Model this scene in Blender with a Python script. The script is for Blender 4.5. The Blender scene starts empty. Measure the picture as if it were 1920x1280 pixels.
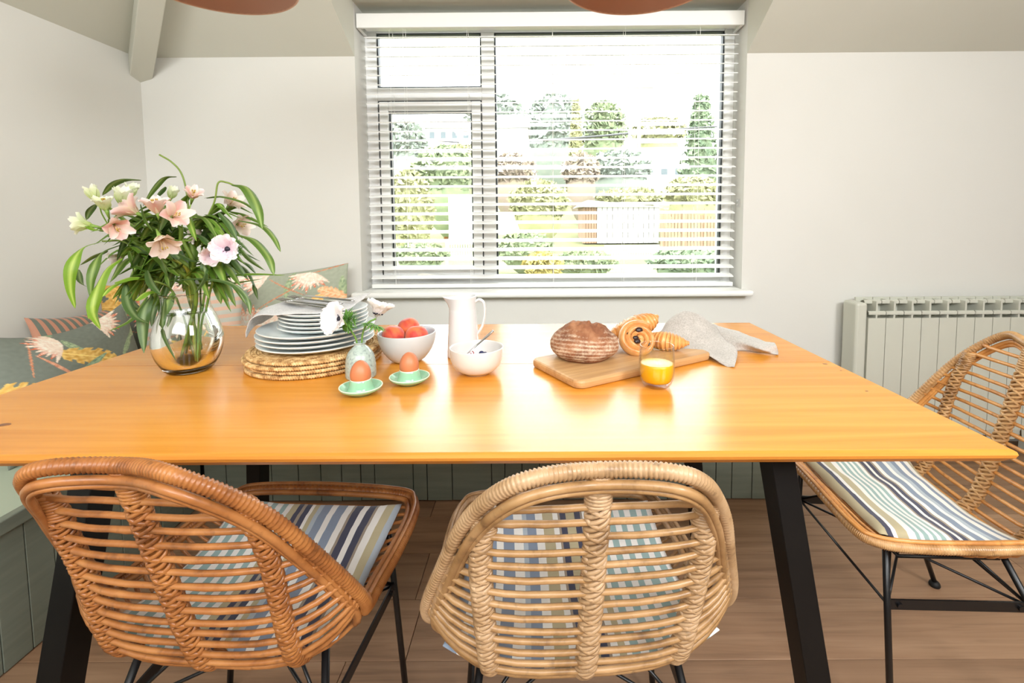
import bpy, math, random
import numpy as np
from mathutils import Vector, Matrix, noise
random.seed(7)
rnd = random.Random(11)
PI = math.pi
SC = bpy.context.scene
COL = SC.collection

# ------------------------------------------------------------------ camera
F, CX, CY = 885.0, 999.86, 472.42
CAMZ = 1.1159
pitch, roll, yaw = 0.0701, -0.0068, 0.0031
cp, sp = math.cos(pitch), math.sin(pitch)
FW, RT, UP = Vector((0, cp, -sp)), Vector((1, 0, 0)), Vector((0, sp, cp))
RZ = Matrix.Rotation(yaw, 3, 'Z')
FW, RT, UP = RZ @ FW, RZ @ RT, RZ @ UP
cr_, sr_ = math.cos(roll), math.sin(roll)
RT, UP = RT * cr_ + UP * sr_, UP * cr_ - RT * sr_
cam_d = bpy.data.cameras.new('camera')
cam = bpy.data.objects.new('camera', cam_d); COL.objects.link(cam)
cam_d.sensor_width = 36; cam_d.lens = F / 1920 * 36
cam_d.shift_x = (960 - CX) / 1920; cam_d.shift_y = (CY - 640) / 1920
cam_d.clip_start = .05; cam_d.clip_end = 300
M = Matrix((RT, UP, -FW)).transposed().to_4x4(); M.translation = Vector((0, 0, CAMZ))
cam.matrix_world = M
SC.camera = cam
CAMP = Vector((0, 0, CAMZ))
def ray(x, y): return FW + RT * ((x - CX) / F) - UP * ((y - CY) / F)
def U(x, y, Y):
    d = ray(x, y); return CAMP + d * (Y / d.y)
def G(x, y, z=.75):
    d = ray(x, y); return CAMP + d * ((z - CAMZ) / d.z)

# ------------------------------------------------------------------ world, lights, exposure
w = bpy.data.worlds.new('overcast_sky'); SC.world = w; w.use_nodes = True
bg = w.node_tree.nodes['Background']
bg.inputs[0].default_value = (.96, .98, 1.0, 1); bg.inputs[1].default_value = 11.0
def area(name, loc, target, size, power, col=(1, 1, 1), size_y=None):
    l = bpy.data.lights.new(name, 'AREA'); l.energy = power; l.color = col
    l.shape = 'RECTANGLE' if size_y else 'SQUARE'; l.size = size
    if size_y: l.size_y = size_y
    o = bpy.data.objects.new(name, l); COL.objects.link(o); o.location = loc
    o.rotation_euler = (Vector(target) - Vector(loc)).to_track_quat('-Z', 'Y').to_euler()
    return o
area('photo_softbox', (1.45, -.75, 2.0), (-.4, 1.4, .9), .7, 56, (.985, .99, 1))
area('overhead_fill', (-.3, -.7, 2.5), (-.5, 1.0, .6), 2.0, 40, (.965, .985, 1))  # added fill lamp under the ceiling, standing in for bounced light
area('rear_fill', (-.5, -1.5, 2.15), (-.3, 2.2, 1.35), 2.2, 62, (.975, .985, 1), size_y=.8)  # fill lamp added behind the camera to brighten blind and walls; no window there
pt = area('window_daylight_portal', (.08, 2.62, 1.45), (.08, 0, 1.3), 1.9, 10, size_y=1.4)
pt.data.cycles.is_portal = True
SC.view_settings.view_transform = 'Standard'; SC.view_settings.look = 'None'
SC.view_settings.gamma = 1; SC.view_settings.use_curve_mapping = False
SC.view_settings.exposure = 0.0
SC.cycles.max_bounces = 14; SC.cycles.transparent_max_bounces = 24
SC.cycles.sample_clamp_indirect = 8
SC.cycles.use_denoising = True
SC.cycles.caustics_refractive = True; SC.cycles.caustics_reflective = False
SC.cycles.blur_glossy = .3

# ------------------------------------------------------------------ materials
def s2l(c):
    return tuple((v / 255 / 12.92) if v / 255 <= .04045 else ((v / 255 + .055) / 1.055) ** 2.4 for v in c)
def mat(name, col=(200, 200, 200), rough=.5, metal=0, spec=.5, trans=0, ior=1.45, coat=0, sheen=0):
    m = bpy.data.materials.new(name); m.use_nodes = True
    b = m.node_tree.nodes['Principled BSDF']
    b.inputs['Base Color'].default_value = (*s2l(col), 1)
    b.inputs['Roughness'].default_value = rough; b.inputs['Metallic'].default_value = metal
    b.inputs['Specular IOR Level'].default_value = spec; b.inputs['Transmission Weight'].default_value = trans
    b.inputs['IOR'].default_value = ior; b.inputs['Coat Weight'].default_value = coat
    b.inputs['Sheen Weight'].default_value = sheen
    return m
def nd(m, t, **k):
    n = m.node_tree.nodes.new(t)
    for a, v in k.items(): setattr(n, a, v)
    return n
def lk(m, a, b): m.node_tree.links.new(a, b)
def bsdf(m): return m.node_tree.nodes['Principled BSDF']
def coords(m, scale=(1, 1, 1), kind='Object', rot=(0, 0, 0)):
    t = nd(m, 'ShaderNodeTexCoord'); p = nd(m, 'ShaderNodeMapping')
    p.inputs['Scale'].default_value = scale; p.inputs['Rotation'].default_value = rot
    lk(m, t.outputs[kind], p.inputs[0]); return p.outputs[0]
def ramp(m, fac, stops, interp='LINEAR'):
    r = nd(m, 'ShaderNodeValToRGB'); r.color_ramp.interpolation = interp
    e = r.color_ramp.elements
    while len(e) < len(stops): e.new(1.0)
    for i, (p, c) in enumerate(stops):
        e[i].position = p; e[i].color = (*s2l(c), 1)
    lk(m, fac, r.inputs[0]); return r.outputs[0]
def noisetex(m, vec, scale=5, detail=4, rough=.5, dist=0):
    n = nd(m, 'ShaderNodeTexNoise'); n.inputs['Scale'].default_value = scale
    n.inputs['Detail'].default_value = detail; n.inputs['Roughness'].default_value = rough
    n.inputs['Distortion'].default_value = dist
    if vec is not None: lk(m, vec, n.inputs['Vector'])
    return n.outputs[0]
def bump(m, h, strength=.2, dist=.002):
    b = nd(m, 'ShaderNodeBump'); b.inputs['Strength'].default_value = strength
    b.inputs['Distance'].default_value = dist; lk(m, h, b.inputs['Height'])
    lk(m, b.outputs[0], bsdf(m).inputs['Normal']); return m
def mix(m, fac, a, b, mode='MIX'):
    n = nd(m, 'ShaderNodeMix', data_type='RGBA', blend_type=mode)
    if isinstance(fac, (int, float)): n.inputs[0].default_value = fac
    else: lk(m, fac, n.inputs[0])
    for i, v in ((6, a), (7, b)):
        if isinstance(v, tuple): n.inputs[i].default_value = (*s2l(v), 1)
        else: lk(m, v, n.inputs[i])
    return n.outputs[2]
def setcol(m, c): lk(m, c, bsdf(m).inputs['Base Color'])
def noisy(name, stops, scale=6, vec=(1, 1, 1), rough=.5, bmp=0, bs=60, detail=4, **k):
    m = mat(name, rough=rough, **k); v = coords(m, vec)
    setcol(m, ramp(m, noisetex(m, v, scale, detail), stops))
    if bmp: bump(m, noisetex(m, coords(m), bs, 3), bmp)
    return m
def vcol(name, rough=.6, trans=0.0, **k):
    m = mat(name, rough=rough, **k); a = nd(m, 'ShaderNodeAttribute', attribute_name='Col')
    setcol(m, a.outputs[0])
    if trans:
        nt = m.node_tree; tr = nd(m, 'ShaderNodeBsdfTranslucent'); mx = nd(m, 'ShaderNodeMixShader')
        mx.inputs[0].default_value = trans; lk(m, a.outputs[0], tr.inputs[0])
        lk(m, bsdf(m).outputs[0], mx.inputs[1]); lk(m, tr.outputs[0], mx.inputs[2])
        lk(m, mx.outputs[0], nt.nodes['Material Output'].inputs[0])
    return m

wall_m = noisy('painted_plaster', [(.3, (218, 217, 210)), (.7, (222, 221, 215))], 1.5, rough=.85, bmp=.08, bs=120)
ceil_m = noisy('ceiling_paint', [(.3, (206, 205, 192)), (.7, (211, 210, 198))], 1.5, rough=.9, bmp=.06, bs=90)
white_m = mat('white_gloss_paint', (240, 241, 237), .35)
upvc_m = mat('window_plastic', (248, 249, 248), .25)
gasket_m = mat('dark_gasket', (60, 66, 70), .5)
slat_m = vcol_m = None
slat_m = mat('blind_slat_paint', (250, 250, 247), .4)
rad_m = mat('radiator_enamel', (204, 205, 192), .35)
black_m = noisy('black_powder_coat', [(.3, (8, 7, 7)), (.7, (16, 14, 13))], 8, rough=.5, spec=.3)
blackmetal_m = mat('black_metal_rod', (18, 18, 19), .35)
rubber_m = mat('rubber', (15, 15, 15), .6)

def wood_grain(name, stops, axis='x', rough=.3, coat=.0, sc=1., rndobj=False, bmp=.05, streak=(.5, .75), dark=(120, 66, 22)):
    m = mat(name, rough=rough, coat=coat)
    bsdf(m).inputs['Coat Roughness'].default_value = .2
    s = (1.2 * sc, 22 * sc, 22 * sc) if axis == 'x' else (22 * sc, 1.2 * sc, 22 * sc)
    v = coords(m, s)
    if rndobj:
        oi = nd(m, 'ShaderNodeObjectInfo'); ad = nd(m, 'ShaderNodeVectorMath', operation='MULTIPLY_ADD')
        cx_ = nd(m, 'ShaderNodeCombineXYZ')
        for i in range(3): lk(m, oi.outputs['Random'], cx_.inputs[i])
        lk(m, cx_.outputs[0], ad.inputs[0]); ad.inputs[1].default_value = (37, 91, 53); lk(m, v, ad.inputs[2]); v = ad.outputs[0]
    n1 = noisetex(m, v, 1.0, 6, .55, 1.2)
    c = ramp(m, n1, stops)
    v2 = coords(m, tuple(q * 3.5 for q in s))
    n2 = noisetex(m, v2, 1.0, 3, .6, .3)
    r2 = nd(m, 'ShaderNodeMapRange'); r2.inputs[1].default_value = streak[0]; r2.inputs[2].default_value = streak[1]
    r2.inputs[3].default_value = 0; r2.inputs[4].default_value = .35
    lk(m, n2, r2.inputs[0])
    c = mix(m, r2.outputs[0], c, dark)
    if rndobj:
        hs = nd(m, 'ShaderNodeHueSaturation'); mr = nd(m, 'ShaderNodeMapRange')
        mr.inputs[3].default_value = .82; mr.inputs[4].default_value = 1.12
        lk(m, oi.outputs['Random'], mr.inputs[0]); lk(m, mr.outputs[0], hs.inputs['Value']); lk(m, c, hs.inputs['Color']); c = hs.outputs[0]
    setcol(m, c)
    if bmp: bump(m, n2, bmp, .001)
    return m
table_m = wood_grain('varnished_oak', [(.25, (204, 130, 42)), (.5, (219, 147, 54)), (.75, (225, 160, 70))], 'x', .27, coat=.1, streak=(.55, .85), dark=(190, 112, 34), bmp=.03)
edge_m = wood_grain('oak_edge', [(.25, (196, 120, 40)), (.75, (222, 150, 62))], 'x', .35, streak=(.5, .8), dark=(150, 84, 26))
floor_m = wood_grain('oak_floorboard', [(.2, (112, 84, 62)), (.45, (150, 116, 88)), (.8, (176, 142, 112))], 'x', .5, sc=.75, rndobj=True, bmp=.2, dark=(84, 56, 38))
board_m = wood_grain('chopping_board_oak', [(.25, (168, 124, 78)), (.55, (196, 154, 104)), (.8, (210, 172, 124))], 'x', .5, sc=1.4, dark=(150, 100, 60), streak=(.5, .75))
sage_m = noisy('sage_painted_wood', [(.3, (120, 128, 116)), (.7, (132, 140, 126))], 4, (1, 1, 12), rough=.5, bmp=.15, bs=90)
sagetop_m = noisy('pale_sage_seat', [(.3, (176, 190, 170)), (.7, (186, 198, 178))], 3, rough=.6)
terra_m = noisy('terracotta_shade', [(.3, (206, 164, 146)), (.7, (212, 172, 154))], 3, rough=.6)
rim_terra_m = mat('shade_rim', (226, 190, 170), .5)
ceramic_m = mat('white_ceramic', (214, 214, 213), .12, coat=.3)
cream_ceramic_m = mat('cream_ceramic', (217, 213, 208), .12, coat=.3)
greybowl_m = mat('pale_grey_stoneware', (198, 199, 197), .35)
greybowl_in = mat('pale_blue_glaze', (206, 214, 220), .3)
plate_m = noisy('pale_blue_plate_glaze', [(.3, (216, 226, 226)), (.7, (226, 233, 232))], 6, rough=.22)
plate_rim_m = mat('plate_rim', (226, 226, 218), .35)
mint_m = mat('mint_glaze', (146, 192, 158), .15, coat=.3)
mintrim_m = mat('mint_rim_unglazed', (226, 232, 208), .35)
egg_m = noisy('brown_eggshell', [(.3, (190, 112, 74)), (.7, (202, 124, 84))], 25, rough=.42)
metal_m = mat('brushed_steel', (190, 190, 190), .22, metal=1)
darkcord_m = mat('cable', (60, 60, 62), .6)
def speck():
    m = mat('speckled_celadon', rough=.22, coat=.2); v = coords(m)
    n = noisetex(m, v, 170, 3); c = ramp(m, n, [(.32, (140, 150, 144)), (.45, (166, 180, 172)), (.7, (178, 190, 180))])
    setcol(m, c); return m
celadon_m = speck()
def glassm(name, tint=(1, 1, 1)):
    m = mat(name, (255, 255, 255), 0.0, trans=1.0, ior=1.45)
    bsdf(m).inputs['Base Color'].default_value = (*tint, 1); return m
glass_m = glassm('clear_glass', (.985, 1, .99))
water_m = glassm('water', (.97, 1, .97)); bsdf(water_m).inputs['IOR'].default_value = 1.33
def pane():
    m = bpy.data.materials.new('window_glass'); m.use_nodes = True; nt = m.node_tree
    nt.nodes.remove(nt.nodes['Principled BSDF'])
    t = nd(m, 'ShaderNodeBsdfTransparent'); g = nd(m, 'ShaderNodeBsdfGlossy'); g.inputs['Roughness'].default_value = 0.02
    t.inputs[0].default_value = (.96, .98, .97, 1)
    f = nd(m, 'ShaderNodeFresnel'); f.inputs[0].default_value = 1.45; x = nd(m, 'ShaderNodeMixShader')
    lk(m, f.outputs[0], x.inputs[0]); lk(m, t.outputs[0], x.inputs[1]); lk(m, g.outputs[0], x.inputs[2])
    lk(m, x.outputs[0], nt.nodes['Material Output'].inputs[0]); return m
pane_m = pane()
def linen(name, a, b, scale=260):
    m = mat(name, rough=.9, sheen=.2); v = coords(m)
    n = noisetex(m, v, scale, 2); n2 = noisetex(m, v, 18, 3)
    setcol(m, mix(m, .4, ramp(m, n, [(.35, a), (.65, b)]), ramp(m, n2, [(.3, a), (.7, b)]))); bump(m, n, .25, .001); return m
linen_m = linen('oatmeal_linen', (160, 154, 146), (196, 190, 183))
linen2_m = linen('grey_linen', (186, 184, 182), (216, 214, 212))
def rattan(name, light, mid, dark):
    m = mat(name, rough=.42, coat=.15); v = coords(m, (1, 1, 1))
    n = noisetex(m, v, 16, 5, .6, .4); c = ramp(m, n, [(.28, dark), (.45, mid), (.7, light)])
    n2 = noisetex(m, v, 70, 3); r2 = nd(m, 'ShaderNodeMapRange'); r2.inputs[1].default_value = .6; r2.inputs[2].default_value = .75
    r2.inputs[4].default_value = .45; lk(m, n2, r2.inputs[0])
    setcol(m, mix(m, r2.outputs[0], c, tuple(int(q * .6) for q in dark)))
    bump(m, n2, .25, .001); return m
RAT = [dict(rod=rattan('rattan_rod_amber', (182, 124, 70), (156, 98, 50), (104, 62, 30)), wrap=rattan('rattan_wrap_amber', (178, 118, 62), (146, 88, 42), (92, 52, 24))),
       dict(rod=rattan('rattan_rod_tan', (184, 146, 102), (160, 122, 78), (116, 84, 52)), wrap=rattan('rattan_wrap_tan', (194, 162, 126), (168, 134, 96), (120, 92, 64))),
       dict(rod=rattan('rattan_rod_honey', (222, 164, 96), (206, 142, 74), (156, 98, 46)), wrap=rattan('rattan_wrap_honey', (212, 172, 122), (182, 138, 88), (130, 92, 54)))]

# ------------------------------------------------------------------ mesh builder
def V3(a): return a if isinstance(a, Vector) else Vector(a)
class MB:
    def __init__(s): s.v = []; s.f = []; s.uv = None; s.c = None; s.mi = None
    def add(s, vs, fs, col=None, mi=0):
        o = len(s.v); s.v += [tuple(a) for a in vs]; s.f += [tuple(i + o for i in f) for f in fs]
        if col is not None:
            if s.c is None: s.c = [(.5, .5, .5)] * o
            s.c += list(col) if isinstance(col, list) else [col] * len(vs)
        elif s.c is not None: s.c += [(.5, .5, .5)] * len(vs)
        if s.mi is None: s.mi = []
        s.mi += [mi] * len(fs)
        return s
    def box(s, a, b, R=None, at=None, mi=0):
        x0, y0, z0 = a; x1, y1, z1 = b
        vs = [Vector(p) for p in [(x0, y0, z0), (x1, y0, z0), (x1, y1, z0), (x0, y1, z0), (x0, y0, z1), (x1, y0, z1), (x1, y1, z1), (x0, y1, z1)]]
        if R is not None: vs = [R @ p for p in vs]
        if at is not None: vs = [p + V3(at) for p in vs]
        return s.add(vs, [(0, 3, 2, 1), (4, 5, 6, 7), (0, 1, 5, 4), (1, 2, 6, 5), (2, 3, 7, 6), (3, 0, 4, 7)], mi=mi)
    def quad(s, *p): return s.add(p, [tuple(range(len(p)))])
    def tube(s, pts, r, n=8, closed=False, flat=None, side=None, col=None, caps=True):
        """tube along pts; r number/list; flat=(w,t) ellipse factors with side vector hint"""
        pts = [V3(p) for p in pts]; m = len(pts)
        rr = r if isinstance(r, (list, tuple)) else [r] * m
        tg = []
        for i in range(m):
            a = pts[(i - 1) % m] if closed or i > 0 else pts[i]; b = pts[(i + 1) % m] if closed or i < m - 1 else pts[i]
            d = (b - a); tg.append(d.normalized() if d.length > 1e-9 else Vector((0, 0, 1)))
        if side is not None: nrm = V3(side)
        else:
            nrm = Vector((0, 0, 1)) if abs(tg[0].z) < .9 else Vector((1, 0, 0))
        vs = []
        for i in range(m):
            if side is not None and callable(side): nrm = side(i)
            nrm = nrm - tg[i] * nrm.dot(tg[i])
            if nrm.length < 1e-6: nrm = tg[i].orthogonal()
            nrm.normalize(); bn = tg[i].cross(nrm)
            w, t = flat if flat else (1, 1)
            for k in range(n):
                a = 2 * PI * k / n
                vs.append(pts[i] + nrm * (math.cos(a) * rr[i] * w) + bn * (math.sin(a) * rr[i] * t))
        fs = []
        for i in range(m if closed else m - 1):
            j = (i + 1) % m
            for k in range(n):
                k2 = (k + 1) % n; fs.append((i * n + k, i * n + k2, j * n + k2, j * n + k))
        if not closed and caps:
            fs.append(tuple(range(n - 1, -1, -1))); fs.append(tuple((m - 1) * n + k for k in range(n)))
        return s.add(vs, fs, col)
    def lathe(s, prof, n=48, at=(0, 0, 0), mis=None, deform=None):
        at = V3(at); vs = []; base = len(s.v)
        m = len(prof)
        for i, (r, z) in enumerate(prof):
            for k in range(n):
                a = 2 * PI * k / n
                p = Vector((r * math.cos(a), r * math.sin(a), z))
                if deform: p = deform(p, i)
                vs.append(p + at)
        fs = []; mm = []
        for i in range(m - 1):
            for k in range(n):
                k2 = (k + 1) % n; fs.append((i * n + k, i * n + k2, (i + 1) * n + k2, (i + 1) * n + k)); mm.append(mis[i] if mis else 0)
        s.add(vs, fs); s.mi[-len(fs):] = mm
        return s
    def grid(s, rows, col=None, uv=False, closed=False):
        nr, nc = len(rows), len(rows[0]); vs = [p for r in rows for p in r]
        fs = [(i * nc + j, i * nc + j + 1, (i + 1) * nc + j + 1, (i + 1) * nc + j) for i in range(nr - 1) for j in range(nc - 1)]
        o = len(s.v)
        s.add(vs, fs, col)
        if uv:
            if s.uv is None: s.uv = [(0, 0)] * o
            s.uv += [(j / (nc - 1), i / (nr - 1)) for i in range(nr) for j in range(nc)]
        return s
    def build(s, name, mats, parent=None, smooth=True, loc=None, bevel=0, sub=0, solid=0):
        me = bpy.data.meshes.new(name); me.from_pydata(s.v, [], s.f)
        if not isinstance(mats, (list, tuple)): mats = [mats]
        for m in mats: me.materials.append(m)
        if s.mi and len(mats) > 1: me.polygons.foreach_set('material_index', s.mi)
        if smooth: me.polygons.foreach_set('use_smooth', [True] * len(me.polygons))
        if s.uv:
            uvl = me.uv_layers.new(name='UVMap'); li = [l.vertex_index for l in me.loops]
            uvl.data.foreach_set('uv', [q for i in li for q in s.uv[i]])
        if s.c:
            a = me.color_attributes.new('Col', 'FLOAT_COLOR', 'POINT')
            a.data.foreach_set('color', [q for c in s.c for q in (*c[:3], 1)])
        me.update()
        o = bpy.data.objects.new(name, me); COL.objects.link(o)
        if loc is not None: o.location = loc
        if parent is not None: o.parent = parent
        if bevel:
            b = o.modifiers.new('bevel', 'BEVEL'); b.width = bevel; b.segments = 3; b.limit_method = 'ANGLE'; b.angle_limit = .6
            if smooth: o.modifiers.new('wn', 'WEIGHTED_NORMAL')
        if solid:
            b = o.modifiers.new('solid', 'SOLIDIFY'); b.thickness = solid; b.offset = 0
        if sub:
            b = o.modifiers.new('sub', 'SUBSURF'); b.levels = sub; b.render_levels = sub
        return o
def tag(o, label=None, cat=None, group=None, kind=None):
    if label: o['label'] = label
    if cat: o['category'] = cat
    if group: o['group'] = group
    if kind: o['kind'] = kind
    return o
def root(name, loc=(0, 0, 0), label=None, cat=None, group=None, rz=0, kind=None):
    o = bpy.data.objects.new(name, None); COL.objects.link(o); o.location = loc; o.rotation_euler = (0, 0, rz)
    o.empty_display_size = .05
    return tag(o, label, cat, group, kind)
def copy_tree(o, parent=None):
    c = o.copy(); COL.objects.link(c)
    if parent is not None: c.parent = parent
    for ch in list(o.children): copy_tree(ch, c)
    return c
def cr(pts, n=8, closed=False):
    pts = [V3(p) for p in pts]; m = len(pts); out = []
    if not closed: pts = [pts[0] * 2 - pts[1]] + pts + [pts[-1] * 2 - pts[-2]]
    rng = range(m) if closed else range(1, m)
    for i in rng:
        if closed: a, b, c, d = pts[(i - 1) % m], pts[i], pts[(i + 1) % m], pts[(i + 2) % m]
        else: a, b, c, d = pts[i - 1], pts[i], pts[i + 1], pts[i + 2]
        for k in range(n):
            t = k / n
            out.append(.5 * ((2 * b) + (c - a) * t + (2 * a - 5 * b + 4 * c - d) * t * t + (3 * b - a - 3 * c + d) * t ** 3))
    if not closed: out.append(pts[-2].copy())
    return out
def lerp(a, b, t): return a + (b - a) * t

# ------------------------------------------------------------------ room shell
XL, XR, YB, YF = -1.86, 3.2, 2.28, -2.6
EAVE, FLAT, SL = 1.885, 2.6, .577
WX0, WX1, WZ0, DCE = -.842, 1.004, .772, 2.135
YD = YB - (DCE - EAVE) / SL          # where the dormer ceiling meets the slope
YT = YB - (FLAT - EAVE) / SL
def st(o): return tag(o, kind='structure')
fl = st(MB().box((XL, YF, -.06), (XR, YB, -.012)).build('floor', noisy('subfloor', [(.3, (60, 42, 30)), (.7, (70, 50, 36))]), smooth=False))
PW = .1935
row = 0; y = 1.3146 - PW * 20
while y < YB - .001:
    y1 = min(y + PW, YB); y0 = max(y, YF)
    if y1 > YF:
        x = XL - rnd.uniform(.1, 1.5)
        if abs(y - (1.3146 - PW)) < .01: x = -.335 - 1.9
        while x < XR:
            L = 1.9
            a, b = max(x, XL), min(x + L, XR)
            if b - a > .05:
                MB().box((a + .0008, y0 + .0008, -.012), (b - .0008, y1 - .0008, 0 + rnd.uniform(-.0004, .0004))).build('plank', floor_m, fl, smooth=False, bevel=.0012)
            x += L
    y += PW
wb = MB()
T = .30
wb.box((XL - .2, YB, -.1), (WX0, YB + T, EAVE + .8)); wb.box((WX1, YB, -.1), (XR + .2, YB + T, EAVE + .8))
wb.box((WX0, YB, -.1), (WX1, YB + T, WZ0 - .02)); wb.box((WX0, YB + .02, DCE + .012), (WX1, YB + T, DCE + .5))
st(wb.build('wall_back', wall_m, smooth=False))
st(MB().box((XL - .2, YF - .2, -.1), (XL, YB + T, 2.75)).build('wall_left', wall_m, smooth=False))
st(MB().box((XR, YF - .2, -.1), (XR + .2, YB + T, 2.75)).build('wall_right', wall_m, smooth=False))
st(MB().box((XL - .2, YF - .2, -.1), (XR + .2, YF, 2.75)).build('wall_front', wall_m, smooth=False))
c = MB()
hx = XL + (YB - YD); tx = XL + (YB - YT)
c.quad((XL, YB, EAVE), (hx, YD, DCE), (WX0, YD, DCE), (WX0, YB, EAVE))
c.quad((WX1, YB, EAVE), (WX1, YD, DCE), (XR, YD, DCE), (XR, YB, EAVE))
c.quad((hx, YD, DCE), (tx, YT, FLAT), (XR, YT, FLAT), (XR, YD, DCE))
c.quad((XL, YB, EAVE), (XL, YF, EAVE), (tx, YF, FLAT), (tx, YT, FLAT))
c.quad((tx, YT, FLAT), (tx, YF, FLAT), (XR, YF, FLAT), (XR, YT, FLAT))
c.quad((WX0, YD, DCE), (WX0, YB + .25, DCE), (WX1, YB + .25, DCE), (WX1, YD, DCE))
c.quad((WX0, YB, EAVE), (WX0, YD, DCE), (WX0, YB, DCE))
c.quad((WX1, YB, EAVE), (WX1, YB, DCE), (WX1, YD, DCE))
st(c.build('ceiling', ceil_m, smooth=False))
# boxed hip beam in the corner
d = Vector((1, -1, SL)).normalized(); sd = Vector((1, 1, 0)).normalized()
b = MB(); p0 = Vector((XL - .03, YB + .03, 1.755)); p1 = p0 + Vector((1, -1, SL)) * 1.27
hw = .042
vs = []
for p in (p0, p1):
    for sx, zz in ((-hw, 0), (hw, 0), (hw, .16), (-hw, .16)): vs.append(p + sd * sx + Vector((0, 0, zz)))
b.add(vs, [(0, 1, 2, 3), (4, 7, 6, 5), (0, 4, 5, 1), (1, 5, 6, 2), (2, 6, 7, 3), (3, 7, 4, 0)])
st(b.build('ceiling_beam', ceil_m, smooth=False, bevel=.004))

# ------------------------------------------------------------------ window
win = root('window_1', (0, 0, 0), kind='structure')
Y0, Y1 = 2.42, 2.48
def wbx(name, x0, z0, x1, z1, y0=Y0, y1=Y1, m=upvc_m, par=win, bev=.004):
    return MB().box((x0, y0, z0), (x1, y1, z1)).build(name, m, par, smooth=False, bevel=bev)
fr = MB()
fr.box((WX0, Y0, .78), (-.785, Y1 + .02, DCE)); fr.box((.955, Y0, .78), (WX1, Y1 + .02, DCE))
fr.box((-.785, Y0, 2.045), (.955, Y1 + .02, DCE)); fr.box((-.785, Y0, .772), (.955, Y1 + .02, .822))
frame = fr.build('window_frame', upvc_m, win, smooth=False, bevel=.004)
wbx('mullion', -.262, .822, -.196, 2.045)
wbx('transom', -.785, 1.712, -.262, 1.778)
def ring(x0, z0, x1, z1, t, y0, y1):
    m = MB(); m.box((x0, y0, z0), (x0 + t, y1, z1)); m.box((x1 - t, y0, z0), (x1, y1, z1))
    m.box((x0 + t, y0, z0), (x1 - t, y1, z0 + t)); m.box((x0 + t, y0, z1 - t), (x1 - t, y1, z1)); return m
sash = ring(-.776, .826, -.266, 1.706, .046, Y0 - .012, Y1 - .02).build('casement_sash', upvc_m, win, smooth=False, bevel=.004)
ring(-.7815, .8225, -.2625, 1.7115, .006, Y0 - .002, Y1).build('gasket', gasket_m, win, smooth=False)
for (x0, z0, x1, z1, yy) in ((-.785, 1.778, -.262, 2.045, Y0 + .01), (-.196, .822, .955, 2.045, Y0 + .01), (-.730, .872, -.312, 1.660, Y0 + .005)):
    ring(x0, z0, x1, z1, .007, yy, yy + .03).build('gasket', gasket_m, win, smooth=False)
    MB().box((x0, yy + .018, z0), (x1, yy + .022, z1)).build('pane', pane_m, win, smooth=False)
h = MB(); hp = U(822, 517, Y0 - .02)
h.box((-.035, -.008, -.008), (.035, .006, .008), at=hp); h.tube(cr([hp + Vector((.01, -.01, 0)), hp + Vector((-.02, -.025, .006)), hp + Vector((-.075, -.03, .012)), hp + Vector((-.1, -.028, .006))], 6), [.006] * 19, 8, flat=(1, .6))
h.build('window_handle', mat('handle_white', (232, 230, 220), .4), sash)
s = MB().box((WX0 - .03, 2.205, .745), (WX1 + .03, YB, WZ0)); s.box((WX0, YB, .745), (WX1, Y0 + .02, WZ0))
s.build('window_sill', white_m, win, smooth=False, bevel=.011)

# ------------------------------------------------------------------ blind
bl = root('window_blind', (.08, 2.35, .775), 'white horizontal slatted blind with a box valance hung in the window recess', 'blind')
o0 = Vector(bl.location)
def lb(m, name, mt=slat_m, bev=0, smooth=False):
    m.v = [tuple(Vector(p) - o0) for p in m.v]; return m.build(name, mt, bl, smooth=smooth, bevel=bev)
bx0, bx1 = -.812, .984
vm = MB(); vm.box((-.836, 2.296, 2.022), (.996, 2.312, 2.088)); vm.box((-.836, 2.312, 2.022), (-.822, 2.40, 2.088)); vm.box((.982, 2.312, 2.022), (.996, 2.40, 2.088))
lb(vm, 'valance', white_m, .002)
lb(MB().box((bx0, 2.325, 2.035), (bx1, 2.375, 2.08)), 'headrail', white_m)
R15 = Matrix.Rotation(math.radians(14.5), 3, 'X')
sm = MB()
rows_ = []
for k in range(7):
    yy = -.025 + .05 * k / 6; rows_.append([R15 @ Vector((xx, yy, .0022 * (1 - (yy / .025) ** 2))) for xx in (bx0, bx1)])
sm.grid([r for r in rows_]); sm.grid([[p - Vector((0, 0, .0026)) for p in reversed(r)] for r in rows_])
n0 = len(rows_) * 2
sm.f += [(0, n0 + 1, n0, 1)]; sm.f += [(12, 13, n0 + 12, n0 + 13)]; sm.mi += [0, 0]
sl0 = sm.build('slat', slat_m, bl, smooth=False)
nsl = 27
for k in range(nsl):
    o = sl0 if k == 0 else sl0.copy()
    if k: COL.objects.link(o)
    o.location = Vector((0, 2.352, .832 + k * .0448)) - o0
lb(MB().box((bx0, 2.33, .776), (bx1, 2.376, .797)), 'bottom_rail', white_m, .004)
for px in (738, 880, 1037, 1170, 1307):
    x = U(px, 300, 2.34).x
    m = MB()
    for yy in (2.3235, 2.3795): m.tube([(x, yy, .79), (x, yy, 2.04)], .0009, 5)
    for k in range(nsl): m.tube([(x, 2.3235, .828 + k * .0448), (x, 2.3795, .828 + k * .0448)], .0006, 4)
    lb(m, 'ladder_cord')
m = MB(); xc = U(758, 200, 2.31).x
for dx in (0, .012): m.tube([(xc + dx, 2.32, 2.03), (xc + dx, 2.318, 1.0 + dx * 8)], .0008, 5)
m.lathe([(0, -.02), (.006, -.018), (.004, .012), (0, .015)], 10, at=(xc, 2.318, 1.0)); lb(m, 'pull_cord')
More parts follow.
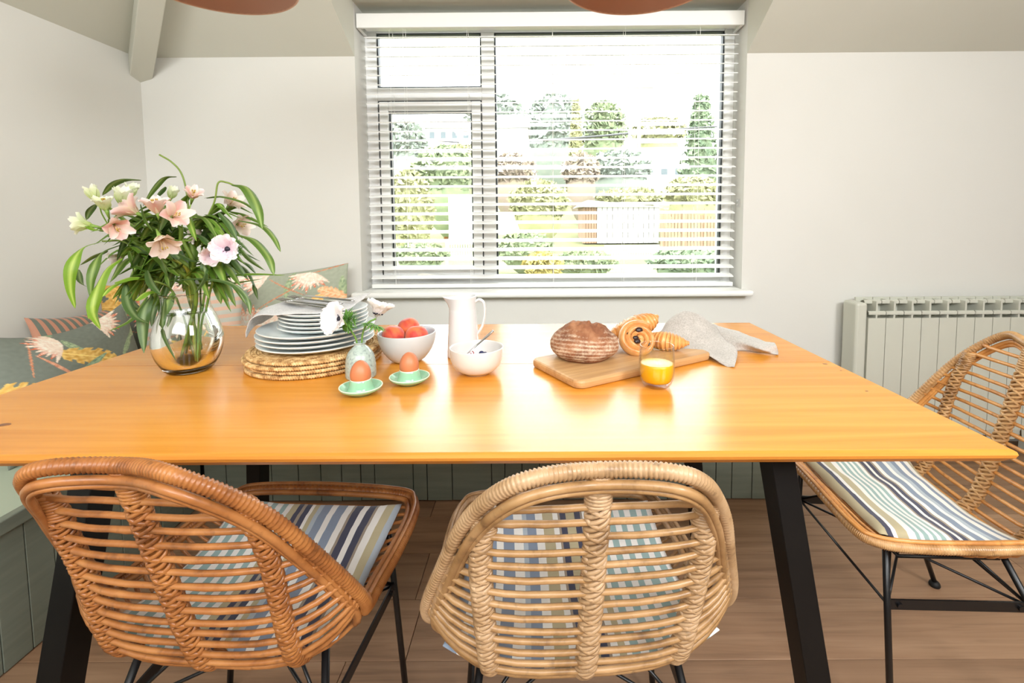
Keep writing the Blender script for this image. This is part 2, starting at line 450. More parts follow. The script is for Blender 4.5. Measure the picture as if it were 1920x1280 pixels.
# little catch on the reveal
ct = MB().box((-.006, -.012, -.02), (.0, .012, .02)); ct.tube([(-.006, 0, .01), (-.012, 0, .01)], .004, 8); ct.tube([(-.006, 0, -.01), (-.012, 0, -.01)], .004, 8)
tag(ct.build('cord_cleat', mat('cleat', (190, 190, 186), .3), loc=(WX1, 2.33, U(1385, 380, 2.33).z), smooth=False), 'small white cord cleat on the right side of the window recess', 'cleat')

# ------------------------------------------------------------------ radiator
NSEC = 13; PIT = .0812; RZ0, RZ1 = .075, .735; RY = 2.135; RX = 1.468
rad = root('radiator', (RX, 2.19, RZ0), 'cream metal sectional radiator on the wall right of the window', 'radiator')
ro = Vector(rad.location)
m = MB(); m.box((RX, RY, RZ0), (RX + .052, RY + .10, RZ1 - .012))
m.v = [tuple(Vector(p) - ro) for p in m.v]; m.build('end_panel', rad_m, rad, smooth=False, bevel=.012)
def section():
    m = MB(); w2 = PIT - .003
    m.box((0, RY, RZ0 + .05), (w2, RY + .012, RZ1 - .082))             # front face
    m.box((0, RY + .012, RZ0 + .02), (.006, RY + .085, RZ1 - .09)); m.box((w2 - .006, RY + .012, RZ0 + .02), (w2, RY + .085, RZ1 - .09))
    # curled lower edge
    m.add([(0, RY, RZ0 + .05), (w2, RY, RZ0 + .05), (w2 * .8, RY + .01, RZ0), (w2 * .2, RY + .01, RZ0)], [(0, 3, 2, 1)])
    # central web and two curved vanes at the top
    m.box((w2 / 2 - .004, RY + .004, RZ1 - .085), (w2 / 2 + .004, RY + .10, RZ1 - .006))
    for (ya, za, yb, zb) in ((RY - .001, RZ1 - .050, RY + .05, RZ1 - .074), (RY + .030, RZ1 - .004, RY + .085, RZ1 - .034)):
        pts = [(ya, za - .014), (ya + .001, za - .004), (ya + .008, za), (ya + .02, za - .003), (yb, zb)]
        rws = [[(x, yy, zz) for x in (0, w2 * .12, w2 * .5, w2)] for yy, zz in pts]
        m.grid(rws); m.grid([[(x, yy + .002, zz - .003) for (x, yy, zz) in reversed(r)] for r in rws])
    m.box((0, RY + .09, RZ0), (w2, RY + .10, RZ1))
    m.box((0, RY + .04, RZ1 - .10), (w2, RY + .09, RZ1 - .09))
    return m
sc_ = section().build('section', rad_m, rad, smooth=False)
for k in range(NSEC):
    o = sc_ if k == 0 else sc_.copy()
    if k: COL.objects.link(o)
    o.location = Vector((RX + .056 + k * PIT, 0, 0)) - ro
mt = MB()
for zz in (RZ0 + .08, RZ1 - .14): mt.tube([(RX + .02, RY + .06, zz), (RX + .056 + NSEC * PIT, RY + .06, zz)], .016, 10)
for xx in (RX + .2, RX + .8): mt.box((xx, RY + .08, .3), (xx + .03, YB - .002, .34))
mt.v = [tuple(Vector(p) - ro) for p in mt.v]; mt.build('header_pipe', rad_m, rad)
for xx in (RX + .1, RX + .85):
    m = MB(); m.box((xx, RY + .03, 0), (xx + .03, RY + .07, RZ0 + .02)); m.v = [tuple(Vector(p) - ro) for p in m.v]; m.build('foot', rad_m, rad, smooth=False)

# ------------------------------------------------------------------ corner bench
BX, BY, BH, BE = -1.318, 1.80, .385, .93
bn = root('corner_bench', (XL + .2, YB - .2, 0), 'sage green boarded corner bench built along the left and window walls', 'bench')
bo = Vector(bn.location)
def bb(m, name, mt, bev=.0015):
    m.v = [tuple(Vector(p) - bo) for p in m.v]; return m.build(name, mt, bn, smooth=False, bevel=bev)
g = MB(); g.box((XL + .005, -1.3, BH - .02), (BX - .004, YB - .004, BH)); g.box((BX - .004, BY + .004, BH - .02), (BE, YB - .004, BH)); bb(g, 'seat', sagetop_m)
g = MB(); g.box((BX - .012, -1.3, BH - .034), (BX + .012, BY - .012, BH + .004)); g.box((BX - .012, BY - .012, BH - .034), (BE + .008, BY + .012, BH + .004)); bb(g, 'nosing', sage_m, .004)
g = MB(); g.box((BX - .03, -1.29, .0), (BX - .014, BY, BH - .03)); g.box((BX - .03, BY + .014, 0), (BE - .02, BY + .03, BH - .03)); bb(g, 'carcass', mat('dark_gap', (36, 42, 38), .8), 0)
yy = BY - .014
while yy > -1.25:
    wd = rnd.choice([.085, .1, .12, .07]); bb(MB().box((BX - .013, yy - wd + .0025, .003 + rnd.random() * .002), (BX, yy, BH - .034)), 'board', sage_m); yy -= wd
# widths of the back run follow the joints seen below the table edge
jx = [U(q, 905, BY).x for q in (560, 602, 641, 677, 703, 775, 801, 848, 922, 947, 979, 1012, 1056, 1098, 1130, 1176, 1215, 1252, 1300, 1342, 1372, 1410)]
jx = [BX + .002] + [BX + .09 * k for k in range(1, 8) if BX + .09 * k < jx[0] - .04] + jx + [BE - .002]
for a, b_ in zip(jx[:-1], jx[1:]):
    bb(MB().box((a + .0015, BY, .003 + rnd.random() * .003), (b_ - .0015, BY + .014, BH - .034)), 'board', sage_m)
bb(MB().box((BE - .014, BY + .014, .004), (BE, YB - .004, BH - .02)), 'end_panel', sage_m)

# ------------------------------------------------------------------ pendant lamps
def pendant(px, label):
    far = U(px, 27, 1.36); R_ = .19
    cpt = Vector((far.x, far.y - R_, far.z))
    r = root('pendant_lamp', cpt, label, 'lamp', 'terracotta dome pendants above the table')
    prof = [(R_ * math.cos(a), .17 * math.sin(a)) for a in [PI / 2 * k / 14 for k in range(14)]]
    inn = [(max(r0 - .003, .02), z - .003 if z > .01 else z) for r0, z in prof]
    m = MB(); m.lathe(prof + [(.022, .172)], 64); m.lathe(list(reversed([(.02, .168)] + list(reversed(inn)))), 64)
    m.build('shade', terra_m, r)
    m = MB(); m.tube([(R_ * .9955 * math.cos(2 * PI * k / 72), R_ * .9955 * math.sin(2 * PI * k / 72), 0) for k in range(72)], .0026, 6, closed=True); m.build('shade_rim', rim_terra_m, r)
    m = MB(); m.lathe([(.0, .16), (.024, .165), (.024, .2), (.012, .215), (0, .215)], 20); m.build('cap', rim_terra_m, r)
    m = MB(); m.lathe([(0, .075), (.018, .082), (.028, .10), (.026, .12), (.014, .145), (.013, .165)], 20); m.build('bulb', mat('opal_bulb', (240, 238, 230), .3), r)
    m = MB(); m.tube([(0, 0, .21), (0, 0, min(FLAT, 2.6) - cpt.z)], .003, 8); m.build('cord', darkcord_m, r)
    m = MB(); m.lathe([(.05, FLAT - cpt.z), (.05, FLAT - cpt.z - .02), (0, FLAT - cpt.z - .03)], 24); m.build('ceiling_rose', rim_terra_m, r)
pendant(482, 'terracotta dome pendant lamp hanging over the left side, above the flower vase side')
pendant(1172, 'terracotta dome pendant lamp hanging in front of the window top, over the bread side')

# ------------------------------------------------------------------ table
TX0, TX1, TY0, TY1, TZ = -1.147, .753, .714, 1.634, .75
tb = root('dining_table', ((TX0 + TX1) / 2, (TY0 + TY1) / 2, 0), 'orange oak dining table with a split top on black splayed metal legs', 'table')
to = Vector(tb.location)
TYM = (TY0 + TY1) / 2
def tabletop(y0, y1, outer0, outer1):
    th, ch = .022, .006
    m = MB(); xa, xb = TX0, TX1
    # section rings: bottom (inset), edge low, edge high, top
    def rc(ins, z, f0, f1):
        return [(xa + ins, y0 + (ins if f0 else 0), z), (xb - ins, y0 + (ins if f0 else 0), z), (xb - ins, y1 - (ins if f1 else 0), z), (xa + ins, y1 - (ins if f1 else 0), z)]
    R_ = [rc(.012, TZ - th, outer0, outer1), rc(0.002, TZ - .0125, outer0, outer1), rc(0, TZ - .007, outer0, outer1), rc(.0015, TZ - .0025, outer0, outer1), rc(.006, TZ, outer0, outer1)]
    vs = [Vector(p) - to for r in R_ for p in r]; fs = [(3, 2, 1, 0)]
    for i in range(4):
        for k in range(4):
            k2 = (k + 1) % 4; fs.append((i * 4 + k, i * 4 + k2, i * 4 + 4 + k2, i * 4 + 4 + k))
    fs.append((16, 17, 18, 19))
    m.add(vs, fs); m.mi = [1] + [1] * 16 + [0]
    m.build('tabletop', [table_m, edge_m], tb, smooth=False)
tabletop(TY0, TYM - .0011, True, False); tabletop(TYM + .0011, TY1, False, True)
kn = MB()
for (px, py, rr) in ((8, 796, .006), (1547, 681.5, .0035), (1577, 694, .002), (1624, 708, .003), (1625, 733, .0025), (1040, 664, .002), (1290, 686, .003)):
    pass
def tleg(tx_, ty_, fx, fy):
    m = MB(); a, b_ = .021, .028
    top, ft = Vector((tx_, ty_, TZ - .0215)) - to, Vector((fx, fy, 0)) - to
    vs = [ft + Vector(q) for q in ((-a, -b_, 0), (a, -b_, 0), (a, b_, 0), (-a, b_, 0))] + [top + Vector(q) for q in ((-a, -b_, 0), (a, -b_, 0), (a, b_, 0), (-a, b_, 0))]
    m.add(vs, [(0, 3, 2, 1), (4, 5, 6, 7), (0, 1, 5, 4), (1, 2, 6, 5), (2, 3, 7, 6), (3, 0, 4, 7)])
    m.build('leg', black_m, tb, smooth=False, bevel=.002)
tleg(.427, .83, .525, .745); tleg(-.79, .83, -.885, .745); tleg(.44, 1.375, .545, 1.50); tleg(-.825, 1.375, -.93, 1.50)
m = MB()
for (xa, xb) in ((.42, .455), (-.825, -.79)): m.box((xa, .80, TZ - .052), (xb, 1.41, TZ - .0225))
m.box((-.8, .84, TZ - .045), (.43, .87, TZ - .0225)); m.box((-.8, 1.34, TZ - .045), (.43, 1.37, TZ - .0225))
m.v = [tuple(Vector(p) - to) for p in m.v]; m.build('under_frame', black_m, tb, smooth=False)

# ------------------------------------------------------------------ chairs
KR = [(.104, -.258, .802), (.171, -.202, .722), (.218, -.132, .600), (.250, -.079, .500), (.244, -.055, .463), (.241, .015, .452), (.243, .09, .450), (.240, .19, .447), (.226, .258, .447), (.185, .286, .452)]
rimpts = [(0, -.233, .80)] + KR + [(0, .289, .458)] + [(-a, b_, c_) for a, b_, c_ in reversed(KR)]
NR = 24
RIM = cr(rimpts, NR, True)
HALF = RIM[:11 * NR + 1]
SPINE = cr([(0, -.233, .80), (0, -.206, .70), (0, -.183, .613), (0, -.148, .49), (0, -.115, .405), (0, -.065, .378), (0, .02, .37), (0, .12, .385), (0, .2, .41), (0, .275, .445)], 12)
def alen(P):
    L = [0]
    for a, b_ in zip(P[:-1], P[1:]): L.append(L[-1] + (b_ - a).length)
    return L
SPL = alen(SPINE)
def sp_at(sv):
    sv = max(0, min(SPL[-1], sv))
    for i in range(len(SPL) - 1):
        if SPL[i + 1] >= sv: return SPINE[i].lerp(SPINE[i + 1], (sv - SPL[i]) / max(1e-9, SPL[i + 1] - SPL[i]))
    return SPINE[-1]
HL = alen(HALF)
def half_at(u):
    u = max(0, min(HL[-1], u))
    for i in range(len(HL) - 1):
        if HL[i + 1] >= u: return HALF[i].lerp(HALF[i + 1], (u - HL[i]) / max(1e-9, HL[i + 1] - HL[i]))
    return HALF[-1]
def find_u(pred, lo=0):
    for i in range(len(HALF)):
        if HL[i] >= lo and pred(HALF[i]): return HL[i]
    return HL[-1]
u_el = find_u(lambda p: p.y > -.06 and p.z < .47)
u_fr = find_u(lambda p: p.y > .262)
s_el = next(SPL[i] for i in range(len(SPL)) if SPINE[i].z < .395)
def shell(s, v, inner=0.0):
    """point on the rattan shell; s arc length down the spine, v -1..1 across"""
    P = sp_at(s)
    if s < s_el:
        t = s / s_el
        lift = .012 + .10 * t ** 2.2
        u = find_u(lambda q: q.z < P.z + lift * t and q.y > -.262)
        u = min(max(u, .02), u_el)
    else:
        t = (s - s_el) / (SPL[-1] - s_el); u = u_el + (u_fr - u_el) * t
    E_ = half_at(u); a = abs(v)
    k = 1 - a ** 3.6
    x = E_.x * v * (1 + .05 * (1 - a) * a * 4 * (1 if s > .12 else 0))
    return Vector((x, E_.y + (P.y - E_.y) * k, E_.z + (P.z - E_.z) * k))
SH = {}
def shell_curve(s, n=22):
    key = round(s, 4)
    if key not in SH:
        vs = [math.sin(PI / 2 * (-1 + 2 * k / n)) for k in range(n + 1)]; SH[key] = [shell(s, v) for v in vs]
    return SH[key]
NB = 16
ROWS = [.036 + (s_el - .04) * k / (NB - 1) for k in range(NB)] + [s_el + .012 + (SPL[-1] - s_el - .03) * k / 15 for k in range(16)]
S_POST = next(k / 400 * .3 for k in range(400) if shell(k / 400 * .3, 1).x > .160)
def chair(pose, mats, label):
    x, y, a = pose
    r = root('rattan_chair', (x, y, 0), label, 'chair', 'rattan chairs around the dining table', rz=a)
    rod, wrap = mats['rod'], mats['wrap']
    # outer rim wrapped in cane: radius ripples once per turn
    pts = cr([RIM[i] for i in range(0, len(RIM), 6)], 14, True); rr = [.0098 + .0011 * (1, .35, -1)[i % 3] for i in range(len(pts))]
    MB().tube([p + Vector((0, .0, 0)) for p in pts], rr, 10, closed=True).build('wrapped_rim', wrap, r)
    inn = []
    for p in RIM[::3]:
        c_ = Vector((0, .08, p.z)); dd = (c_ - p); dd.z = 0
        q = p + dd.normalized() * .010
        if p.y < -.06: q = p + Vector((-p.x * .05, -.004, -.0175))
        else: q = p + dd.normalized() * .0165 + Vector((0, 0, .001))
        inn.append(q)
    MB().tube(cr(inn, 2, True), .0063, 8, closed=True).build('rim_pole', rod, r)
    inn2 = [Vector((p.x * .995, p.y + .004, p.z + .013)) if p.y > -.05 else Vector((p.x * .93, p.y - .002, p.z - .026)) for p in RIM[::3]]
    MB().tube(cr(inn2, 2, True), .0042, 8, closed=True).build('rim_pole', rod, r)
    rg = random.Random(int(x * 1000))
    for i, s_ in enumerate(ROWS):
        cv = [p + Vector((0, 0, rg.uniform(-.0006, .0006))) for p in shell_curve(s_)]
        back = i < NB
        base = .0046 if back else .0037
        nodes = [rg.uniform(2, 20), rg.uniform(2, 20)]
        rad_ = [base * (1 + .22 * max(0, 1 - min(abs(k - nn) for nn in nodes) * 1.6)) for k in range(len(cv))]
        j = rg.uniform(-.0012, .0012)
        MB().tube([p + Vector((0, 0, j)) for p in cv], rad_, 7).build('rattan_rod', rod, r)
    # three wrapped posts following the back and under the seat
    for v0 in (-.66, 0, .66):
        path = []; n = 110; smax = s_el + .16
        for k in range(n + 1):
            s_ = .012 + (smax - .012) * k / n
            path.append(s_ if v0 == 0 else S_POST + (smax - S_POST) * k / n)
        pp = []
        for s_ in path[::5]:
            key = ('p', v0, round(s_, 4))
            if key not in SH:
                Ex = shell(s_, 1).x; xt = .150 - .018 * max(0, (s_ - .2) / .4)
                P = shell(s_, 0 if v0 == 0 else np.sign(v0) * min(.95, xt / max(Ex, .01))); SH[key] = P
            pp.append(SH[key])
        n_out = [];
        for k in range(len(pp)):
            tg = (pp[min(k + 1, len(pp) - 1)] - pp[max(k - 1, 0)]).normalized(); sdv = Vector((1, 0, 0)) if v0 == 0 else Vector((1, -.25 * np.sign(v0), 0)).normalized()
            n_out.append((tg, sdv, tg.cross(sdv)))
        core = [pp[k] + n_out[k][2] * -.004 for k in range(len(pp))]
        m = MB(); m.tube(core, .0125 if v0 == 0 else .0115, 8, flat=(1.0, .55), side=Vector((1, 0, 0)))
        for ph in (0, PI / 2, PI, 3 * PI / 2):
            for dr in (1, -1):
                if dr == -1 and ph in (PI / 2, 3 * PI / 2): continue
                hel = []; N = 330
                for k in range(N + 1):
                    t = k / N * (len(core) - 1); i0 = min(int(t), len(core) - 2); f = t - i0
                    P = core[i0].lerp(core[i0 + 1], f); tg, sdv, nn = n_out[i0]
                    ang = dr * (k / N * (smax) / .046 * 2 * PI) + ph
                    wv = .0150 if v0 == 0 else .0138
                    hel.append(P + sdv * (wv * math.cos(ang)) + nn * (.0098 * math.sin(ang)))
                m.tube(hel, .0036, 5, flat=(1, 1))
        m.build('wrapped_post', wrap, r)
        # top binding
        m = MB(); tp = shell(.0, v0 * .86); a0 = core[0]; a1 = core[2]
        nn = 9
        for k in range(nn):
            P = a0.lerp(a1, k / (nn - 1) * .9); m.tube([P + Vector((.0165 * math.cos(q * PI / 8), .0115 * math.sin(q * PI / 8), 0)) for q in range(16)], .0028, 6, closed=True)
        m.build('post_binding', wrap, r)
    # edging weave on side rods under the rim
    for sx in (-1, 1):
        m = MB(); hel = []
        P0 = [shell(s_, sx * .955) for s_ in [.16 + (s_el + .28 - .16) * k / 40 for k in range(41)]]
        m.tube(P0, .0045, 7)
        m.build('side_binding', wrap, r)
    # metal frame
    legs = [(.178, .212, .434, .214, .205), (-.178, .212, .434, -.214, .205), (.165, -.045, .378, .232, -.215), (-.165, -.045, .378, -.232, -.215)]
    J = []
    for (x0, y0, zt, x2, y2) in legs:
        ft = Vector((x2, y2, .012)); tp = Vector((x0, y0, zt)); jn = tp + (ft - tp) * ((zt - .285) / (zt - .012)); J.append(jn)
        lg = MB().tube([tp, ft], .0068, 10).build('leg', blackmetal_m, r)
        MB().lathe([(0, 0), (.013, .0), (.015, .005), (.013, .012), (.008, .017), (.0, .018)], 20, at=(x2, y2, 0)).build('glide', rubber_m, lg)
    for sx, (a_, b_) in ((1, (0, 2)), (-1, (1, 3))):
        m = MB(); A, B = J[a_], J[b_]
        vs = []
        for P in (A, B):
            for dx, dz in ((-.002, -.011), (.002, -.011), (.002, .011), (-.002, .011)): vs.append(P + Vector((dx, 0, dz)))
        m.add(vs, [(3, 2, 1, 0), (4, 5, 6, 7), (0, 1, 5, 4), (1, 2, 6, 5), (2, 3, 7, 6), (3, 0, 4, 7)])
        for P in (A + (B - A) * .08, A + (B - A) * .92): m.tube([P + Vector((sx * .002, 0, 0)), P + Vector((sx * .007, 0, 0))], .006, 8)
        m.build('stretcher', blackmetal_m, r, smooth=False)
    for A, B in ((J[0], J[1]), (J[2], J[3]), (J[0], J[3]), (J[1], J[2])):
        MB().tube([A, B], .0032, 7).build('brace', blackmetal_m, r)
    for jn, (tx_, ty_) in zip(J, ((.09, .14), (-.09, .14), (.07, -.0), (-.07, -.0))):
        MB().tube([jn, (tx_, ty_, .372)], .0032, 7).build('brace', blackmetal_m, r)
    m = MB(); m.tube([(.16, .17, .372), (-.16, .17, .372), (-.15, -.045, .368), (.15, -.045, .368)], .0045, 8, closed=True)
    m.build('seat_ring', blackmetal_m, r)
    return r
POSES = [(-.529, .824, -.063), (.068, .807, .06), (.974, 1.139, 1.509)]
c0_ = chair(POSES[0], RAT[0], 'amber brown rattan bucket chair at the near left of the table')
for ch in c0_.children:      # hand-made: its left shoulder is drawn in a little
    for v in ch.data.vertices:
        if v.co.x < 0 and v.co.z > .43:
            t_ = min(1, (v.co.z - .43) / .16); t_ = t_ * t_ * (3 - 2 * t_); v.co.x *= 1 - .10 * t_
chair(POSES[1], RAT[1], 'pale tan rattan bucket chair at the near side, back facing the camera in the middle')
chair(POSES[2], RAT[2], 'honey rattan bucket chair at the right end of the table, before the radiator')

# seat pads
CR_, OL, NV, SG, BLU, TN, LB = (236, 235, 228), (184, 174, 140), (70, 72, 90), (152, 178, 174), (134, 148, 166), (158, 146, 130), (176, 188, 196)
SEQ = [(OL, 3), (NV, 2.2), (CR_, 1.6), (OL, 4.5), (CR_, 3), (SG, 1.6), (CR_, 1.6), (SG, 1.8), (CR_, 1.6), (SG, 1.6), (CR_, 1.6), (SG, 1.8), (CR_, 2), (TN, 1), (NV, 2), (CR_, 1.7), (NV, 2.2), (TN, 1), (CR_, 2), (BLU, 3), (CR_, 1.8), (LB, 2), (BLU, 2.2), (CR_, 2.5), (BLU, 1.6), (CR_, 2), (OL, 2.2), (CR_, 1)]
def stripes(name, seq, axis=0, reps=1):
    m = mat(name, rough=.9, sheen=.15); t = nd(m, 'ShaderNodeTexCoord'); sx = nd(m, 'ShaderNodeSeparateXYZ'); lk(m, t.outputs['UV'], sx.inputs[0])
    fac = sx.outputs[axis]
    if name.endswith('_c'):
        iv = nd(m, 'ShaderNodeMath', operation='SUBTRACT'); iv.inputs[0].default_value = 1; lk(m, fac, iv.inputs[1]); fac = iv.outputs[0]
    if reps != 1:
        mu = nd(m, 'ShaderNodeMath', operation='MULTIPLY'); mu.inputs[1].default_value = reps; lk(m, fac, mu.inputs[0])
        fr_ = nd(m, 'ShaderNodeMath', operation='FRACT'); lk(m, mu.outputs[0], fr_.inputs[0]); fac = fr_.outputs[0]
    tot = sum(q for _, q in seq); p = 0; stp = []
    for c_, q in seq: stp.append((p / tot, c_)); p += q
    c_ = ramp(m, fac, stp[:32], 'CONSTANT')
    n = noisetex(m, coords(m), 240, 2); n2 = noisetex(m, coords(m), 14, 3)
    c_ = mix(m, .12, c_, ramp(m, n2, [(.35, (150, 150, 150)), (.65, (255, 255, 255))]), 'MULTIPLY')
    setcol(m, c_); bump(m, n, .25, .001); return m
SGS = [(SG, 1.6), (CR_, 1.7), (SG, 1.8), (CR_, 1.6), (SG, 1.6), (CR_, 1.7), (SG, 1.8), (CR_, 1.6), (SG, 1.6), (CR_, 2)]
SEQ1 = [(LB, 1.6), (OL, 2.2), (CR_, 2.2), (TN, .8), (NV, 2.2), (CR_, 1.7), (NV, 2.4), (TN, .8), (CR_, 2), (BLU, 2.8), (CR_, 1.7), (BLU, 2.6), (LB, 1.4), (OL, 1.6), (CR_, 1), (NV, 1.6), (TN, 1), (NV, 1.4), (OL, 2), (CR_, 1.6)] + SGS
SEQ2 = [(BLU, 2.4), (CR_, 1.5), (LB, 1.6), (BLU, 2.6), (CR_, 2), (BLU, 3), (CR_, 2.4), (LB, 1.2), (BLU, 2.6), (CR_, 2.2), (OL, 3), (CR_, 1.4), (TN, .6), (NV, 1.8), (OL, 2.4), (NV, 1.8), (TN, .6), (CR_, 1.5), (OL, 1.5), (CR_, 1)] + SGS
padm = [stripes('striped_cotton', SEQ2, 0), stripes('striped_cotton_b', list(reversed(SEQ1)), 0), stripes('striped_cotton_c', SEQ, 1)]
# chair three's pad is turned so that its stripes run across: front edge is the olive end

def seat_floor(x, y):
    # height of the seat shell at local x,y
    for k in range(60):
        s_ = s_el + (SPL[-1] - s_el) * k / 59
        if sp_at(s_).y >= y: break
    P = sp_at(s_); E_ = half_at(u_el + (u_fr - u_el) * ((s_ - s_el) / (SPL[-1] - s_el)))
    a = min(1, abs(x) / E_.x)
    return E_.z + (P.z - E_.z) * (1 - a ** 3.6)
def pad(pose, m_, label, hx=.198, y0=-.088, y1=.252, seed=1, ax=0):
    x, y, a = pose
    N = 30; top = []; bot = []
    for i in range(N + 1):
        rt_ = []; rb_ = []
        for j in range(N + 1):
            u, v = 2 * j / N - 1, 2 * i / N - 1
            e = (1 - abs(u) ** 5) * (1 - abs(v) ** 5); e = max(e, 0) ** .5
            cu = 1 - .035 * (1 - abs(v) ** 2) * 1; cv = 1 - .035 * (1 - abs(u) ** 2)
            w_ = hx * (1 + .05 * (v < 0) * -v)
            lx = u * w_ * cu; ly = (y0 + y1) / 2 + v * (y1 - y0) / 2 * cv
            zf = seat_floor(lx, ly) + .0075
            th = .030 * e * (1 + .25 * noise.noise(Vector((lx * 9, ly * 9, seed))))
            wr = .004 * noise.noise(Vector((lx * 22 + ly * 8, ly * 10, seed * 3.1))) * e
            rb_.append((lx, ly, zf)); rt_.append((lx, ly, zf + .0015 + th + wr))
        top.append(rt_); bot.append(rb_)
    m = MB(); m.grid(top, uv=True); m.grid(bot, uv=True)
    o = (N + 1) ** 2
    m.f = [f for f in m.f[:N * N]] + [tuple(reversed(f)) for f in m.f[N * N:]]
    edge = [(0, j) for j in range(N)] + [(i, N) for i in range(N)] + [(N, j) for j in range(N, 0, -1)] + [(i, 0) for i in range(N, 0, -1)]
    idx = [i * (N + 1) + j for i, j in edge]
    for k in range(len(idx)):
        a_, b_ = idx[k], idx[(k + 1) % len(idx)]; m.f.append((b_, a_, a_ + o, b_ + o)); m.mi.append(0)
    ob = m.build('seat_pad', m_); ob.location = (x, y, 0); ob.rotation_euler = (0, 0, a)
    return tag(ob, label, 'seat pad', 'striped seat pads on the rattan chairs')
pad(POSES[0], padm[1], 'striped cotton seat pad lying on the amber chair at near left', seed=1)
pad(POSES[1], padm[0], 'striped cotton seat pad seen through the back of the middle chair', hx=.212, y0=-.098, seed=2)
pad(POSES[2], padm[2], 'striped cotton seat pad on the right end chair, stripes across the seat', hx=.192, y1=.232, seed=3)
#PART2

# ------------------------------------------------------------------ cushions
def cushion(name, label, C, ex, ez, en, w_, h_, th, material, paint=None, N=40, col0=(88, 98, 85), back=None, sag=0.0):
    """C centre, ex width direction, ez height direction, en facing normal"""
    ex, ez, en = V3(ex).normalized(), V3(ez).normalized(), V3(en).normalized()
    m = MB(); idxs = []
    lin = lambda c_: tuple(s2l(c_))
    us = np.linspace(-1, 1, N + 1)
    if paint is not None: img = paint(N + 1)
    for sgn in (1, -1):
        rows_ = []
        for i in range(N + 1):
            r_ = []
            for j in range(N + 1):
                u, v = us[j], us[i]
                e = max(0, (1 - abs(u) ** 2.6) * (1 - abs(v) ** 2.6)) ** .55
                cu = 1 - .07 * (1 - v * v); cv = 1 - .07 * (1 - u * u)
                p = ex * (u * w_ / 2 * cv * 1.0 if False else u * w_ / 2 * cu) + ez * (v * h_ / 2 * cv - sag * (1 - u * u) * (v > 0) * v)
                wob = .006 * noise.noise(Vector((u * 2.5 + C[0] * 9, v * 2.5, sgn)))
                r_.append(p + en * (sgn * (th / 2 * e + wob * e)))
            rows_.append(r_)
        cl = [tuple(img[i, j]) for i in range(N + 1) for j in range(N + 1)] if paint is not None else None
        if sgn < 0: n0 = len(m.f)
        m.grid(rows_, col=cl, uv=True)
    m.f = [tuple(reversed(f)) if k >= n0 else f for k, f in enumerate(m.f)]
    mats = material
    o = m.build(name, mats); o.location = C
    b = o.modifiers.new('weld', 'WELD'); b.merge_threshold = .0005
    return tag(o, label, 'cushion', 'cushions on the corner bench')
def painter(seed, base, bright=1.0, extra=(), dens=1.0):
    def f(n):
        R_ = random.Random(seed); img = np.zeros((n, n, 3)); img[:] = s2l(base)
        X, Y_ = np.meshgrid(np.linspace(0, 1, n), np.linspace(0, 1, n))
        nz = np.array([[noise.noise(Vector((x * 40, y_ * 40, seed))) for x in np.linspace(0, 1, n)] for y_ in np.linspace(0, 1, n)])
        def leaf(cx_, cy_, ang, L, W, c1, c2, bend=0, jag=0, tip=None):
            c_, s_ = math.cos(ang), math.sin(ang); u = ((X - cx_) * c_ + (Y_ - cy_) * s_) / L
            v = (-(X - cx_) * s_ + (Y_ - cy_) * c_) / W - bend * (u * (1 - u)) * 4
            e = np.where((u > 0) & (u < 1), np.sin(np.clip(u, 0, 1) ** .8 * PI) ** .7, 0)
            if jag: e = e * (1 - jag * (np.sin(u * 38 + np.abs(v) * 4) > .45))
            msk = np.abs(v) < e
            shade_ = np.clip(.5 + .5 * np.sin(u * 46 + np.abs(v) * 7) * .5 + nz * .8, 0, 1)[..., None]
            colr = np.array(s2l(c1)) * (1 - shade_) + np.array(s2l(c2)) * shade_
            if tip is not None:
                tt = np.clip((u - .55) * 3, 0, 1)[..., None]; colr = colr * (1 - tt) + np.array(s2l(tip)) * tt
            img[msk] = colr[msk]
            mid = (np.abs(v) < .07) & (u > 0.02) & (u < .95); img[mid] = (np.array(s2l(c2)) * 1.15)[None, :]
        def protea(cx_, cy_, r_, a0, ca=(226, 196, 174), cb=(240, 222, 205), ct=(214, 106, 66), k=13, fan=2.4):
            for q in range(k):
                a = a0 + (q / (k - 1) - .5) * fan
                leaf(cx_, cy_, a, r_ * R_.uniform(.85, 1.1), r_ * .085, ca, cb, tip=ct if q % 2 else None)
            for q in range(7):
                a = a0 + (q / 6 - .5) * fan * .55
                leaf(cx_, cy_, a, r_ * .62, r_ * .14, (228, 204, 184), (244, 230, 214))
        for q in range(int(10 * dens)): leaf(R_.random(), R_.random(), R_.uniform(0, 6.28), R_.uniform(.18, .34), R_.uniform(.02, .03), (126, 148, 118), (166, 180, 142), R_.uniform(-.5, .5))
        for q in range(int(5 * dens)): leaf(R_.random(), R_.random(), R_.uniform(0, 6.28), .4, .006, (190, 120, 90), (204, 150, 116), R_.uniform(-2, 2))
        for e in extra: locals_ = e[0]; (leaf if e[0] == 'leaf' else protea)(*e[1:])
        for q in range(int(3 * dens)): protea(R_.random(), R_.random(), R_.uniform(.16, .24), R_.uniform(0, 6.28))
        if not extra:
            for q in range(int(3 * dens)): leaf(R_.random(), R_.random(), R_.uniform(0, 6.28), .42, .07, (204, 150, 66), (226, 186, 106), 0, .25)
        img *= (1 + nz[..., None] * .10) * bright
        return np.clip(img, 0, 1)
    return f
cloth_m = vcol('printed_cotton', .9); bump(cloth_m, noisetex(cloth_m, coords(cloth_m), 260, 2), .25, .001)
OC1, OC2 = (206, 156, 72), (230, 196, 118)
BHZ = BH
